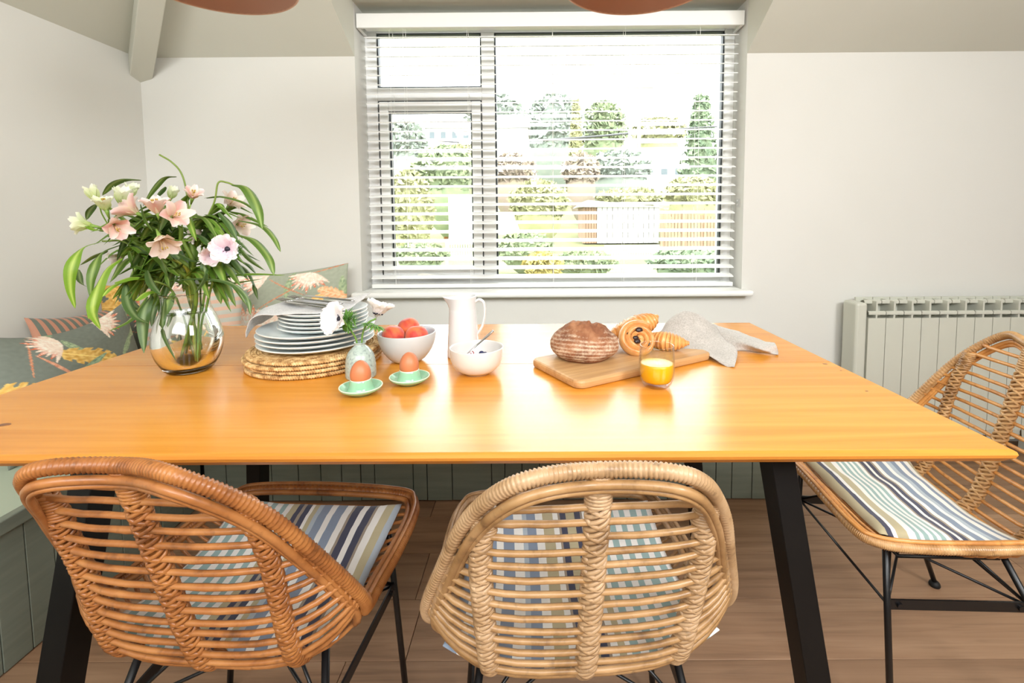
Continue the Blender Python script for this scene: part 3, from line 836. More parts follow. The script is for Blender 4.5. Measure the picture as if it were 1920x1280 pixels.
cushion('floral_cushion', 'large floral cushion with ochre leaves at the left edge, nearest the table', (-1.60, 1.60, BHZ + .205), (-.06, -1, 0), (-.28, 0, 1), (1, -.1, .28), .52, .43, .15, cloth_m,
        painter(3, (116, 122, 112), 1.15, extra=[('leaf', .30, .52, .62, .50, .095, OC1, OC2, 0, .3), ('leaf', .80, .42, .35, .34, .11, OC1, OC2, 0, .3),
                ('protea', .42, .30, .24, 1.75), ('protea', .60, .86, .20, 0.1), ('protea', .78, .22, .2, 1.5), ('leaf', .62, .48, 1.1, .34, .012, (196, 128, 100), (212, 160, 130)), ('leaf', .58, .5, 2.6, .26, .03, (120, 146, 122), (156, 178, 146)), ('leaf', .1, .7, 2.4, .3, .02, (150, 165, 130), (180, 190, 150), .4), ('leaf', .1, .7, 2.9, .3, .02, (150, 165, 130), (180, 190, 150), .4)], dens=.9), N=170, sag=.05)
stripe_cush_m = stripes('coral_sage_stripe', [((120, 126, 114), 1), ((206, 148, 122), .9)], 0, 17)
stripe_pale_m = stripes('pale_coral_stripe', [((196, 196, 184), 1), ((222, 184, 160), .9)], 1, 14)
cushion('striped_cushion', 'coral and grey-green striped cushion leaning on the left wall behind the floral one', (-1.752, 1.87, BHZ + .20), (-.04, -1, 0), (-.22, 0, 1), (1, 0, .22), .46, .40, .12, stripe_cush_m, sag=.02)
cushion('floral_cushion', 'dark floral cushion standing in the corner behind the bouquet', (-1.66, 2.045, BHZ + .235), (.72, .60, 0), (-.06, .10, 1), (.60, -.72, .12), .38, .47, .12, cloth_m, painter(8, (104, 108, 98), 1.0, dens=1.6), N=130)
cushion('striped_cushion', 'pale coral striped cushion seen behind the left side of the glass vase', (-1.43, 1.93, BHZ + .235), (.97, .10, .06), (-.06, .16, 1), (.1, -1, .17), .42, .47, .12, stripe_pale_m)
cushion('floral_cushion', 'pale floral cushion with one corner up leaning on the window wall beside the plates', (-1.145, 2.15, BHZ + .255), (.985, .03, .10), (-.10, .14, 1), (.0, -1, .16), .60, .50, .13, cloth_m,
        painter(21, (156, 162, 144), 1.2, extra=[('protea', .25, .45, .28, 1.2, (232, 190, 164), (246, 226, 208), (226, 140, 98)), ('leaf', .62, .55, .7, .34, .055, (222, 170, 96), (238, 200, 134), 0, .2), ('protea', .72, .30, .22, .2, (236, 200, 176), (248, 232, 216), (230, 150, 110)), ('leaf', .8, .8, -.5, .25, .05, (228, 160, 110), (240, 200, 160), 0, .2)], dens=2.0), N=150)  # base and brightness raised: this cushion's lit look is put into the print

# ------------------------------------------------------------------ flowers
leaf_m = vcol('leaf', .42, trans=.28, spec=.4); petal_m = vcol('petal', .6, trans=.35); stem_m = vcol('stem', .5, trans=.1)
def leaf_mesh(m, pts, wd, c1, c2, hint=None, fold=.25):
    P = cr(pts, 5); n = len(P); rows_ = []; cols = []
    L = alen(P)
    for i, p in enumerate(P):
        t = L[i] / L[-1]; tg = (P[min(i + 1, n - 1)] - P[max(i - 1, 0)]).normalized()
        toC = (CAMP - p).normalized() if hint is None else V3(hint)
        sd_ = tg.cross(toC)
        sd_ = sd_.normalized() if sd_.length > .05 else Vector((1, 0, 0))
        nn = sd_.cross(tg).normalized()
        e = wd / 2 * (math.sin(PI * min(1, t * .92 + .04) ** .75) ** .8 if t < .999 else .02)
        e = max(e, .0004)
        rows_.append([p - sd_ * e - nn * e * fold, p - sd_ * e * .5, p + nn * e * fold * .35, p + sd_ * e * .5, p + sd_ * e - nn * e * fold])
        for k in range(5):
            a = s2l(c1) if k != 2 else s2l(c2)
            q = .9 + .2 * t; cols.append(tuple(min(1, x * q) for x in a))
    m.grid(rows_, col=cols)
VY = 1.135; vb = G(366, 690); VX = vb.x
GREENS = [((88, 118, 46), (150, 172, 96)), ((102, 138, 48), (166, 190, 96)), ((78, 106, 56), (138, 160, 110)), ((118, 156, 46), (184, 206, 104))]
def branch(label, leaves, stem, name='eucalyptus_branch', stemr=.0022, scol=(120, 140, 60)):
    base = V3(stem[0]); r = root(name, base, label, 'branch', 'eucalyptus branches in the big vase')
    m = MB(); m.tube([V3(p) - base for p in cr(stem, 8)], stemr, 6, col=s2l(scol)); m.build('stem', stem_m, r)
    for (pts, wd, g, dy) in leaves:
        n = len(pts); P = []
        for i, (px, py) in enumerate(pts):
            t = i / (n - 1); Y = VY + dy[0] + (dy[1] - dy[0]) * t
            P.append(U(px, py, Y) - base)
        m = MB(); leaf_mesh(m, P, wd * (1.02 if wd >= 17 else 1.25) / F * 1.12, *GREENS[g], fold=rnd.uniform(.1, .45)); m.build('leaf', leaf_m, r)
    return r
def VS(px, py, dy=0): return U(px, py, VY + dy)
B = lambda px, py, dy=0: VS(px, py, dy)
br = [
 ('eucalyptus branch arching out low on the left with the longest drooping leaves', [([(191, 453), (155, 465), (134, 500), (132, 540), (141, 578)], 19, 3, (-.03, -.10)), ([(228, 458), (190, 475), (172, 515), (170, 560)], 17, 0, (-.03, -.08)), ([(228, 484), (197, 510), (174, 575), (188, 617)], 21, 3, (-.05, -.12)), ([(147, 505), (152, 529), (166, 539)], 11, 2, (0, .04)), ([(179, 383), (168, 396), (162, 412)], 10, 2, (.02, .04)), ([(201, 470), (175, 480), (150, 497)], 9, 0, (.0, .03)), ([(180, 560), (170, 580), (166, 598)], 8, 3, (-.05, -.07))], [B(372, 672, .0), B(330, 560), B(285, 500, -.02), B(236, 455, -.03), B(192, 452, -.03)]),
 ('eucalyptus branch with lower left leaves hanging beside the vase neck', [([(262, 523), (225, 530), (205, 540), (192, 556)], 13, 3, (-.04, -.09)), ([(276, 556), (245, 598), (203, 621)], 11, 0, (-.02, -.08)), ([(236, 533), (240, 568), (256, 594), (279, 606)], 17, 2, (-.05, -.1)), ([(284, 555), (269, 590), (270, 662)], 15, 2, (-.05, -.1)), ([(300, 555), (288, 580), (284, 612)], 10, 2, (0, -.03)), ([(301, 549), (306, 582), (303, 612)], 13, 0, (0, -.04)), ([(322, 549), (313, 570), (308, 594)], 15, 0, (-.04, -.07)), ([(254, 563), (275, 548), (300, 546)], 15, 3, (-.09, -.05)), ([(215, 530), (250, 520), (285, 524)], 16, 3, (-.08, -.04)), ([(309, 560), (306, 620), (330, 676)], 9, 2, (-.075, -.085)), ([(262, 580), (250, 570), (240, 556)], 14, 2, (-.02, 0))], [B(368, 680, .01), B(345, 600), B(325, 548), B(300, 530, -.04), B(262, 525, -.04)]),
 ('tall eucalyptus twig with a bare yellow-green tip at the top of the bouquet', [([(262, 337), (232, 336), (210, 346), (192, 366)], 18, 0, (0, .05)), ([(330, 331), (308, 333), (286, 357), (268, 386)], 19, 0, (-.02, -.04)), ([(385, 371), (415, 368), (455, 378), (481, 396)], 13, 0, (0, -.04)), ([(352, 365), (338, 380), (330, 398)], 20, 1, (0, .0)), ([(310, 350), (300, 360), (292, 372)], 10, 2, (0, .0))], [B(374, 676, .02), B(365, 540), B(358, 440, 0), B(350, 362, .01), B(340, 325, .01), B(322, 304, .0), B(299, 290, .0)]),
 ('eucalyptus branch arching over the right of the bouquet with drooping leaves', [([(437, 346), (462, 352), (481, 385), (492, 430)], 21, 0, (-.02, -.06)), ([(431, 396), (463, 404), (503, 425)], 13, 0, (.02, .03)), ([(448, 413), (490, 422), (513, 444), (526, 472)], 17, 0, (-.02, -.04)), ([(446, 440), (476, 450), (503, 481), (514, 516)], 21, 0, (-.03, -.06)), ([(448, 462), (470, 486), (497, 507)], 13, 0, (.0, .0)), ([(455, 490), (468, 498), (480, 513)], 10, 2, (0, 0)), ([(411, 398), (431, 420), (444, 448)], 15, 2, (-.04, -.05)), ([(420, 400), (400, 410), (385, 430)], 12, 2, (.0, 0))], [B(378, 672, -.01), B(376, 540), B(382, 433, -.02), B(402, 378, -.03), B(409, 343, -.03), B(425, 342, -.02), B(438, 347, -.02)]),
 ('eucalyptus branch spreading flat to the right over the vase rim', [([(385, 530), (440, 515), (490, 513), (535, 516)], 14, 1, (-.02, -.05)), ([(330, 526), (372, 533), (428, 531), (494, 522)], 16, 1, (0, .0)), ([(327, 525), (380, 522), (432, 530), (462, 556), (470, 590)], 19, 2, (-.07, -.10)), ([(435, 488), (468, 512), (484, 562)], 12, 2, (.06, .08)), ([(381, 490), (384, 516), (366, 550)], 11, 2, (-.09, -.1)), ([(326, 470), (361, 488), (385, 490)], 13, 2, (-.07, -.06))], [B(370, 680, -.02), B(368, 600, 0), B(362, 550), B(355, 535, -.02), B(345, 527, -.02)]),
]
for lb_, lv, stm in br: branch(lb_, lv, stm)
# leafy filling of the alstroemeria stems
MIDL = [([(273, 459), (295, 481), (321, 512)], 25, 0, (-.07, -.06)), ([(301, 481), (312, 510), (318, 538)], 25, 0, (-.08, -.08)), ([(277, 507), (286, 531), (302, 553)], 23, 2, (-.08, -.08)),
 ([(207, 389), (234, 411), (256, 427)], 13, 0, (-.07, -.08)), ([(264, 383), (273, 411), (287, 434)], 15, 0, (-.08, -.08)), ([(321, 385), (306, 411), (299, 434)], 15, 2, (-.09, -.08)), ([(201, 442), (234, 447), (282, 442)], 12, 1, (-.06, -.07)),
 ([(159, 416), (180, 431), (207, 429)], 15, 3, (-.05, -.06)), ([(356, 446), (361, 480), (358, 512)], 19, 0, (-.02, -.02)), ([(243, 470), (249, 490), (251, 514)], 15, 0, (-.05, -.05))]
rf = random.Random(5)
def stem_thing(name, label, cat, group, base, top, mid=None, r=.0026, scol=(96, 120, 52)):
    rt_ = root(name, base, label, cat, group); m = MB()
    pts = [base] + (mid or [base.lerp(top, .5) + Vector((0, 0, .01))]) + [top]
    m.tube([p - base for p in cr(pts, 8)], r, 7, col=s2l(scol)); m.build('stem', stem_m, rt_); return rt_
def petal(m, c, ax, ang, L, W, open_, c1, c2, c3, curl=.3, ruf=0, start=.0):
    ax = ax.normalized(); t = ax.orthogonal().normalized(); t = Matrix.Rotation(ang, 3, ax) @ t; bn = ax.cross(t)
    rows_ = []; cols = []
    for i in range(7):
        s_ = i / 6; r_ = math.sin(open_ * s_) * L * (.55 + .45 * s_) ; z_ = L * s_ * math.cos(open_ * s_ * .8) - curl * L * s_ ** 4
        wv = W / 2 * (math.sin(PI * (s_ * .86 + .07)) ** .75)
        row_ = []
        for k in range(5):
            q = k / 2 - 1; dz = -abs(q) ** 2 * W * .16 + ruf * math.sin(q * 5 + s_ * 7 + ang * 3) * W
            row_.append(c + t * (r_ + start + dz * .3) + ax * (z_ - dz) + bn * (wv * q))
            mm = (1 - abs(q)) ** 1.2
            a = [lerp(x, y_, s_) for x, y_ in zip(s2l(c1), s2l(c2))]; a = [lerp(x, y_, mm * .75 * (.35 + .65 * (1 - abs(s_ - .6)))) for x, y_ in zip(a, s2l(c3))]
            cols.append(tuple(a))
        rows_.append(row_)
    m.grid(rows_, col=cols)
def alstro(par, base, c, ax, L, kind='pink', op=.75):
    pal = {'pink': [((226, 214, 170), (252, 226, 226), (236, 158, 150)), ((238, 226, 190), (253, 238, 236), (246, 206, 200))],
           'white': [((170, 190, 80), (244, 244, 226), (226, 232, 180)), ((180, 196, 90), (248, 248, 236), (238, 240, 206))],
           'pale': [((224, 206, 160), (248, 234, 230), (240, 214, 208)), ((232, 222, 190), (250, 240, 236), (246, 226, 220))]}[kind]
    for k in range(6):
        m = MB(); petal(m, c - base, ax, k * PI / 3 + .3, L * 1.15 * (1 if k % 2 else .93), L * (.74 if k % 2 == 0 else .56), op * rf.uniform(.85, 1.15), *pal[k % 2], curl=rf.uniform(-.05, .2), ruf=.03)
        m.build('petal', petal_m, par)
    if kind != 'white' or op > .5:
        m = MB()
        for k in range(5):
            t = Vector((rf.uniform(-1, 1), rf.uniform(-1, 1), rf.uniform(-1, 1))) * .12
            d_ = (ax.normalized() + t).normalized(); e_ = c - base + d_ * L * .8
            m.tube([c - base + d_ * L * .2, e_], .0007, 4, col=s2l((230, 200, 150))); m.tube([e_, e_ + d_ * .004], .0014, 5, col=s2l((190, 160, 70)))
        m.build('stamens', stem_m, par)
    m = MB(); m.tube([c - base - ax.normalized() * .016, c - base, c - base + ax.normalized() * .006], [.0015, .004, .005], 7, col=s2l((130, 160, 70))); m.build('ovary', stem_m, par)
AL = [  # label, flowers [(px,py,dy, facing(dx,dy,dz), L, kind, open)], leaves idx
 ('alstroemeria stem with two open pink blooms, left of centre in the big vase', [(212, 419, -.10, (.75, -.5, -.35), .040, 'pink', .62), (262, 402, -.07, (-.75, -.25, .55), .042, 'pink', .8)], [0, 3, 6]),
 ('alstroemeria stem with an upright pink bloom at the top middle of the bouquet', [(297, 404, -.09, (.0, -.25, 1), .042, 'pink', .7)], [4, 1]),
 ('alstroemeria stem with a ruffled pink bloom facing right, centre of the bouquet', [(320, 408, -.10, (.8, -.45, .25), .040, 'pink', .8), (360, 374, -.02, (.5, -.4, .7), .030, 'pink', .7)], [5, 8]),
 ('alstroemeria stem with a pale pink funnel bloom hanging down over the leaves', [(298, 440, -.13, (.55, -.35, -.65), .046, 'pale', .75)], [2]),
 ('alstroemeria stem with white green-tipped buds at the upper left of the bouquet', [(182, 378, -.05, (-.35, -.1, 1), .036, 'white', .32), (201, 398, -.07, (0, -.3, 1), .036, 'white', .55), (228, 388, -.04, (.3, -.1, 1), .042, 'white', .45), (240, 372, .0, (.4, 0, .9), .034, 'white', .4), (176, 424, -.05, (-.9, -.3, .2), .036, 'white', .7)], [7, 9]),
 ('alstroemeria stem with pale blooms half hidden at the right of the bouquet', [(428, 388, .03, (.6, -.2, .5), .036, 'pale', .8), (442, 420, .02, (.8, -.4, -.1), .036, 'pale', .75), (318, 374, .04, (.4, 0, .8), .03, 'white', .4), (386, 440, -.01, (-.5, -.6, .1), .034, 'pale', .8), (232, 478, .02, (-.5, -.5, -.3), .03, 'pale', .6), (262, 428, -.02, (.2, -.8, -.1), .026, 'white', .7), (340, 400, .03, (.5, -.6, .3), .028, 'pale', .8)], []),
]
for i, (lab, fl_, lv) in enumerate(AL):
    bs = G(366 + (i - 2.5) * 13, 686 - (i % 3) * 9, .765); f0 = fl_[0]
    cn = B(sum(f[0] for f in fl_) / len(fl_), sum(f[1] for f in fl_) / len(fl_) + 34, -.03)
    rt_ = stem_thing('alstroemeria', lab, 'flower', 'alstroemeria stems in the big vase', bs, cn, [B(362 - i * 3 + 6, 552, (i - 2.5) * .01), B(340 + (i - 2) * 8, 500, -.02)], .0048, (104, 128, 40) if i != 3 else (150, 150, 50))
    for (px, py, dy, ax, L, kd, op) in fl_:
        c_ = B(px, py, dy); m = MB(); ax_ = Vector(ax); m.tube([p - bs for p in cr([cn, cn.lerp(c_, .6) + Vector((0, 0, -.006)), c_ - ax_.normalized() * .014], 6)], .0014, 6, col=s2l((128, 158, 62))); m.build('pedicel', stem_m, rt_)
        alstro(rt_, bs, c_, ax_, L, kd, op)
    for k in lv:
        pts, wd, g, dy = MIDL[k]; m = MB(); n = len(pts)
        leaf_mesh(m, [U(px, py, VY + lerp(dy[0], dy[1], q / (n - 1))) - bs for q, (px, py) in enumerate(pts)], wd * 1.05 / F * 1.12, *GREENS[g]); m.build('leaf', leaf_m, rt_)
    for q in range(34):
        t = rf.uniform(.15, 1); p0 = B(rf.uniform(268, 408), rf.uniform(400, 522), rf.uniform(-.05, .06)); a = rf.uniform(0, 2 * PI)
        if p0.x > B(360, 400).x: a = rf.uniform(-.9, .9)
        else: a = rf.uniform(PI - 1.3, PI + 1.0)
        dr = Vector((math.cos(a), rf.uniform(-.7, .5), rf.uniform(-.9, .6))).normalized(); L = rf.uniform(.055, .115)
        m = MB(); leaf_mesh(m, [p0 - bs, p0 + dr * L * .5 + Vector((0, 0, .012)) - bs, p0 + dr * L * .95 + Vector((0, 0, -.024)) - bs], rf.uniform(.017, .032), *GREENS[rf.choice([0, 0, 2, 1, 1])]); m.build('leaf', leaf_m, rt_)
def anemone(label, bs, c, ax, R_, group, mid=None, white=True, ruff=True, r=.0028, name='anemone', op=1.25, cupz=.0):
    rt_ = stem_thing(name, label, 'flower', group, bs, c - ax.normalized() * .004, mid, r, (112, 150, 70))
    ax = ax.normalized()
    for lay in range(2):
        for k in range(6):
            m = MB(); cc = ((244, 240, 242), (254, 254, 254), (252, 252, 252)) if white else ((226, 178, 200), (252, 248, 246), (246, 234, 236))
            petal(m, c - bs - ax * .002 * lay, ax, k * PI / 3 + lay * .52 + rf.uniform(-.1, .1), R_ * rf.uniform(.92, 1.05), R_ * .82, op * rf.uniform(.9, 1.1) * (1 - .08 * lay), *cc, curl=-.05, ruf=.05)
            m.build('petal', petal_m, rt_)
    m = MB(); hh = c - bs + ax * R_ * .12
    t = ax.orthogonal().normalized(); bn = ax.cross(t)
    for i in range(6):
        a = i / 5 * PI / 2; m.add([hh + (t * math.cos(2 * PI * k / 12) + bn * math.sin(2 * PI * k / 12)) * (.0068 * math.cos(a)) + ax * (.006 * math.sin(a)) for k in range(12)], [], s2l((30, 28, 40)))
    o_ = len(m.v) - 72; m.f += [(o_ + i * 12 + k, o_ + i * 12 + (k + 1) % 12, o_ + i * 12 + 12 + (k + 1) % 12, o_ + i * 12 + 12 + k) for i in range(5) for k in range(12)]; m.mi = [0] * len(m.f)
    m.build('centre', stem_m, rt_)
    m = MB()
    for k in range(34):
        a = rf.uniform(0, 2 * PI); q = rf.uniform(.0085, .012); e_ = hh + (t * math.cos(a) + bn * math.sin(a)) * q + ax * rf.uniform(.002, .005)
        m.tube([hh, e_], .0004, 4, col=s2l((60, 55, 80))); m.tube([e_ - ax * .001, e_ + ax * .001], .0012, 5, col=s2l((28, 26, 44)))
    m.build('stamens', stem_m, rt_)
    if ruff:
        rc = c - ax * R_ * .62 if mid is None else c - ax * R_ * .55
        for k in range(26):
            a = 2 * PI * k / 26 + rf.uniform(-.15, .15); m = MB(); dd = t * math.cos(a) + bn * math.sin(a); L = R_ * rf.uniform(.5, .85); b0 = rc - bs
            pz = [b0, b0 + dd * L * .5 + ax * L * .12, b0 + dd * L - ax * rf.uniform(-.1, .35) * L]
            leaf_mesh(m, pz, .005, (84, 138, 50), (140, 176, 90))
            for sg in (-1, 1):
                s_ = ax.cross(dd) * sg; leaf_mesh(m, [b0 + dd * L * .45, b0 + dd * L * .7 + s_ * L * .25, b0 + dd * L * .85 + s_ * L * .42 - ax * L * .1], .004, (92, 146, 54), (140, 176, 90))
            m.build('leaf', leaf_m, rt_)
    return rt_
grp = 'anemones in the big vase'
anemone('open white-pink anemone with black centre at the right of the big bouquet', G(380, 680, .77), B(429, 467, -.10), Vector((.12, -.95, .12)), .034, grp, [B(385, 590), B(405, 510, -.05)], False)
anemone('smaller white anemone beside the open one in the big bouquet', G(374, 684, .77), B(398, 478, -.08), Vector((.35, -.8, -.1)), .027, grp, [B(378, 590), B(390, 520, -.05)], False, op=.95)

# big vase
def vessel(name, prof_out, prof_in, material, par, n=64, smooth=True, mis=None):
    m = MB(); m.lathe(prof_out + prof_in, n); return m.build(name, material, par)
zr = U(362, 548, VY).z - .75
vs_ = root('glass_vase', (VX, VY, .75), 'clear bulbous glass vase of water holding the big mixed bouquet', 'vase')
po = [(0, 0), (.040, 0), (.046, .003), (.055, .014), (.067, .038), (.0740, .068), (.0725, .095), (.064, .125), (.0545, .148), (.0500, .164), (.0505, zr - .008), (.0545, zr)]
pi_ = [(.0532, zr), (.0490, zr - .009), (.0484, .164), (.0528, .147), (.0622, .124), (.0708, .094), (.0723, .068), (.0652, .040), (.053, .018), (.044, .012), (0, .011)]
po = [(p.x, p.z) for p in cr([(a, 0, b_) for a, b_ in po[2:]], 5)]; po = [(0, 0), (.040, 0)] + po
pi2 = [(p.x, p.z) for p in cr([(a, 0, b_) for a, b_ in pi_[:-1]], 5)] + [pi_[-1]]
vessel('body', po, pi2, glass_m, vs_)
wp = [(max(0, a - .0006), b_) for a, b_ in pi2 if b_ < .150]
m = MB(); m.lathe([(0, wp[0][1])] + wp, 64); m.build('water', water_m, vs_)

# ------------------------------------------------------------------ placemats, plates
MX, MY = -.575, 1.215
jute_m = noisy('braided_jute', [(.32, (150, 108, 62)), (.5, (204, 164, 108)), (.68, (232, 202, 150))], 70, rough=.8, bmp=.4, bs=300)
def mat_mesh():
    m = MB()
    R_ = .163; z0 = .0056
    for rg_ in range(3):
        Rr = R_ - .0062 - rg_ * .0128; nb = int(2 * PI * Rr / .0165); N = nb * 9
        for ph in range(3):
            pts = []
            for k in range(N):
                a = 2 * PI * k / N; q = a * nb + ph * 2 * PI / 3
                rr = Rr + .0042 * math.sin(q); pts.append((rr * math.cos(a), rr * math.sin(a), z0 + .0022 * math.sin(2 * q)))
            m.tube(pts, .0030, 6, closed=True)
    m.lathe([(.128, .002), (.128, .008), (.10, .009), (.06, .008), (0, .008)], 60)
    return m
mm_ = mat_mesh().build('placemat', jute_m, loc=(MX, MY, .75))
labs = ['bottom', 'second from bottom', 'third from bottom', 'topmost']
for k in range(4):
    o = mm_ if k == 0 else mm_.copy()
    if k: COL.objects.link(o)
    o.location = (MX + (0, .003, -.004, .002)[k], MY + (0, .003, -.002, .004)[k], .7505 + k * .0104); o.rotation_euler = (0, 0, k * 1.3)
    tag(o, 'round braided jute placemat, %s of the four under the plates' % labs[k], 'placemat', 'braided placemats under the plates')
def plate_obj(name, R_, H_, foot):
    r = root(name); t = .0042
    prof = [(0, .002), (foot - .006, .002), (foot - .004, 0), (foot, 0), (foot + .003, .003), (R_ * .86, H_ * .45), (R_ - .002, H_ - .002), (R_, H_)]
    inn = [(R_ - .0025, H_ + .0015), (R_ * .86, H_ * .45 + t), (foot + .004, .003 + t), (foot - .01, .002 + t * .7), (0, .002 + t * .7)]
    m = MB(); m.lathe(prof + inn, 72); m.build('dish', plate_m, r)
    m = MB(); m.tube([((R_ - .0012) * math.cos(2 * PI * k / 96), (R_ - .0012) * math.sin(2 * PI * k / 96), H_ + .0002) for k in range(96)], .0017, 6, closed=True); m.build('rim', plate_rim_m, r)
    return r
zt = .7505 + 4 * .0104 + .0006
words = ['bottom', 'second', 'third', 'uppermost']
p0 = plate_obj('dinner_plate', .141, .0155, .085)
for k in range(4):
    o = p0 if k == 0 else copy_tree(p0)
    o.location = (MX + .006 + rf.uniform(-.003, .003), MY + rf.uniform(-.002, .003), zt + k * .0118)
    tag(o, 'large pale blue dinner plate, %s of the four wide plates' % words[k], 'plate', 'dinner plates on the placemats')
zt2 = zt + 3 * .0118 + .0066
p1 = plate_obj('side_plate', .108, .014, .062)
w5 = ['bottom', 'second', 'third', 'fourth', 'top']
for k in range(5):
    o = p1 if k == 0 else copy_tree(p1)
    o.location = (MX + .022 + rf.uniform(-.003, .003), MY + .006, zt2 + k * .0098)
    tag(o, 'small pale blue side plate, %s of the five stacked on the dinner plates' % w5[k], 'plate', 'side plates on the dinner plates')
ztop = zt2 + 4 * .0098 + .0145
# napkin on the plates
def cloth(name, net, material, label, n=7, th=.0016, cat='napkin', group='linen napkins on the table', ws=.002):
    rows1 = [cr(r_, n) for r_ in net]; cols = list(zip(*rows1)); cols = [cr(c_, n) for c_ in cols]; rows_ = list(zip(*cols))
    out = []
    for i, r_ in enumerate(rows_): out.append([p + Vector((0, 0, ws * noise.noise(p * 28) + ws * .5 * noise.noise(p * 70))) for p in r_])
    C0 = sum((p for r_ in out for p in r_), Vector()) / (len(out) * len(out[0])); C0.z = min(p.z for r_ in out for p in r_)
    m = MB(); m.grid([[p - C0 for p in r_] for r_ in out]); o = m.build(name, material, loc=C0, solid=th)
    return tag(o, label, cat, group)
z = ztop
def W(x, y_, z_): return Vector((MX + x, MY + y_, z_))
cloth('napkin', [
 [W(-.140, -.068, z - .060), W(-.134, -.074, z - .040), W(-.106, -.086, z - .004), W(-.02, -.096, z + .003), W(.045, -.088, z + .003), W(.095, -.06, z + .004)],
 [W(-.152, -.030, z - .052), W(-.143, -.032, z - .026), W(-.108, -.035, z + .006), W(-.02, -.040, z + .004), W(.045, -.030, z + .005), W(.105, -.01, z + .006)],
 [W(-.154, .015, z - .044), W(-.143, .02, z - .018), W(-.105, .03, z + .008), W(-.01, .025, z + .004), W(.05, .03, z + .008), W(.110, .04, z + .014)],
 [W(-.144, .06, z - .036), W(-.128, .07, z - .010), W(-.09, .075, z + .009), W(0, .075, z + .005), W(.06, .08, z + .012), W(.118, .085, z + .026)]], linen2_m,
 'pale grey linen napkin draped over the side plates under the cutlery', ws=.003)
def cutlery(kind, a, b, label, roll_=0):
    a, b = V3(a), V3(b); L = (b - a).length; r = root(kind, a, label, kind.split('_')[-1], 'cutlery on the napkin')
    q = (b - a).to_track_quat('X', 'Z'); r.rotation_mode = 'QUATERNION'; r.rotation_quaternion = q
    m = MB()
    hp_ = [(L, .0045, .0028), (L * .97, .0058, .003), (L * .8, .0062, .003), (L * .62, .0046, .0026), (L * .5, .0036, .0022)]
    def strip(pr):
        vs = [];
        for (x, w_, t_) in pr:
            for k in range(8): an = 2 * PI * k / 8; vs.append((x, w_ * math.cos(an), t_ * math.sin(an)))
        fs = [(i * 8 + k, i * 8 + (k + 1) % 8, i * 8 + 8 + (k + 1) % 8, i * 8 + 8 + k) for i in range(len(pr) - 1) for k in range(8)]
        fs += [tuple(range(7, -1, -1)), tuple((len(pr) - 1) * 8 + k for k in range(8))]
        return vs, fs
    if kind == 'fork': hp_ += [(L * .3, .0034, .002), (L * .27, .009, .0015), (L * .22, .0115, .0013), (L * .20, .0118, .001)]
    elif kind == 'spoon': hp_ += [(L * .3, .0032, .002), (L * .26, .007, .0015), (L * .18, .0135, .0014), (L * .08, .0145, .0013), (L * .02, .009, .001), (0, .002, .001)]
    else: hp_ += [(L * .46, .0088, .0014), (L * .3, .0098, .001), (L * .1, .0092, .0008), (0, .003, .0006)]
    m.add(*strip(hp_)); m.build('handle' if kind == 'fork' else 'body', metal_m, r)
    if kind == 'fork':
        for k in range(4):
            t_ = MB(); yy = -.0096 + k * .0064; t_.tube([(L * .205, yy, 0), (L * .1, yy, .0015), (0, yy * .95, .004)], [.0017, .0015, .0007], 6); t_.build('tine', metal_m, r)
    return r
zc = z + .0175
cutlery('fork', W(-.09, .055, zc + .002), W(.085, -.03, zc), 'steel fork lying at the back of the cutlery on the plate stack')
cutlery('knife', W(-.065, .075, zc + .004), W(.105, -.005, zc + .002), 'steel knife farthest back on the napkin of the plate stack')
cutlery('fork', W(-.105, .025, zc), W(.075, -.055, zc - .003), 'steel fork in front of the other fork on the plate stack')
cutlery('knife', W(-.075, .0, zc), W(.07, -.078, zc - .004), 'steel knife nearest the front edge of the plate stack')

# ------------------------------------------------------------------ small vase with two anemones
sv = G(677, 706); svr = root('bud_vase', (sv.x, sv.y, .75), 'speckled grey-green bud vase behind the egg cup with two white anemones', 'vase')
po = [(0, 0), (.032, 0), (.034, .003), (.0345, .011), (.034, .027), (.0325, .043), (.028, .057), (.020, .068), (.0135, .074), (.0118, .078), (.0138, .0825)]
pi_ = [(.0122, .083), (.0098, .078), (.0115, .072), (.018, .065), (.026, .054), (.030, .040), (.030, .01), (0, .008)]
po2 = [(p.x, p.z) for p in cr([(a, 0, b_) for a, b_ in po[2:]], 4)]
vessel('body', [(0, 0), (.032, 0)] + po2, pi_, celadon_m, svr, 48)
gp = 'anemones in the bud vase'
anemone('white anemone with black centre facing left over the plates in the bud vase', Vector((sv.x - .004, sv.y, .762)), U(640, 598, sv.y - .03), Vector((-.42, -.88, .30)), .040, gp, [Vector((sv.x - .006, sv.y - .004, .835)), Vector((sv.x - .018, sv.y - .015, .868))], True, r=.0022)
anemone('white anemone turned away to the right in the bud vase', Vector((sv.x + .004, sv.y, .762)), U(706, 594, sv.y), Vector((.30, .12, .95)), .041, gp, [Vector((sv.x + .005, sv.y, .84)), Vector((sv.x + .018, sv.y, .875))], True, r=.0022, op=1.0)

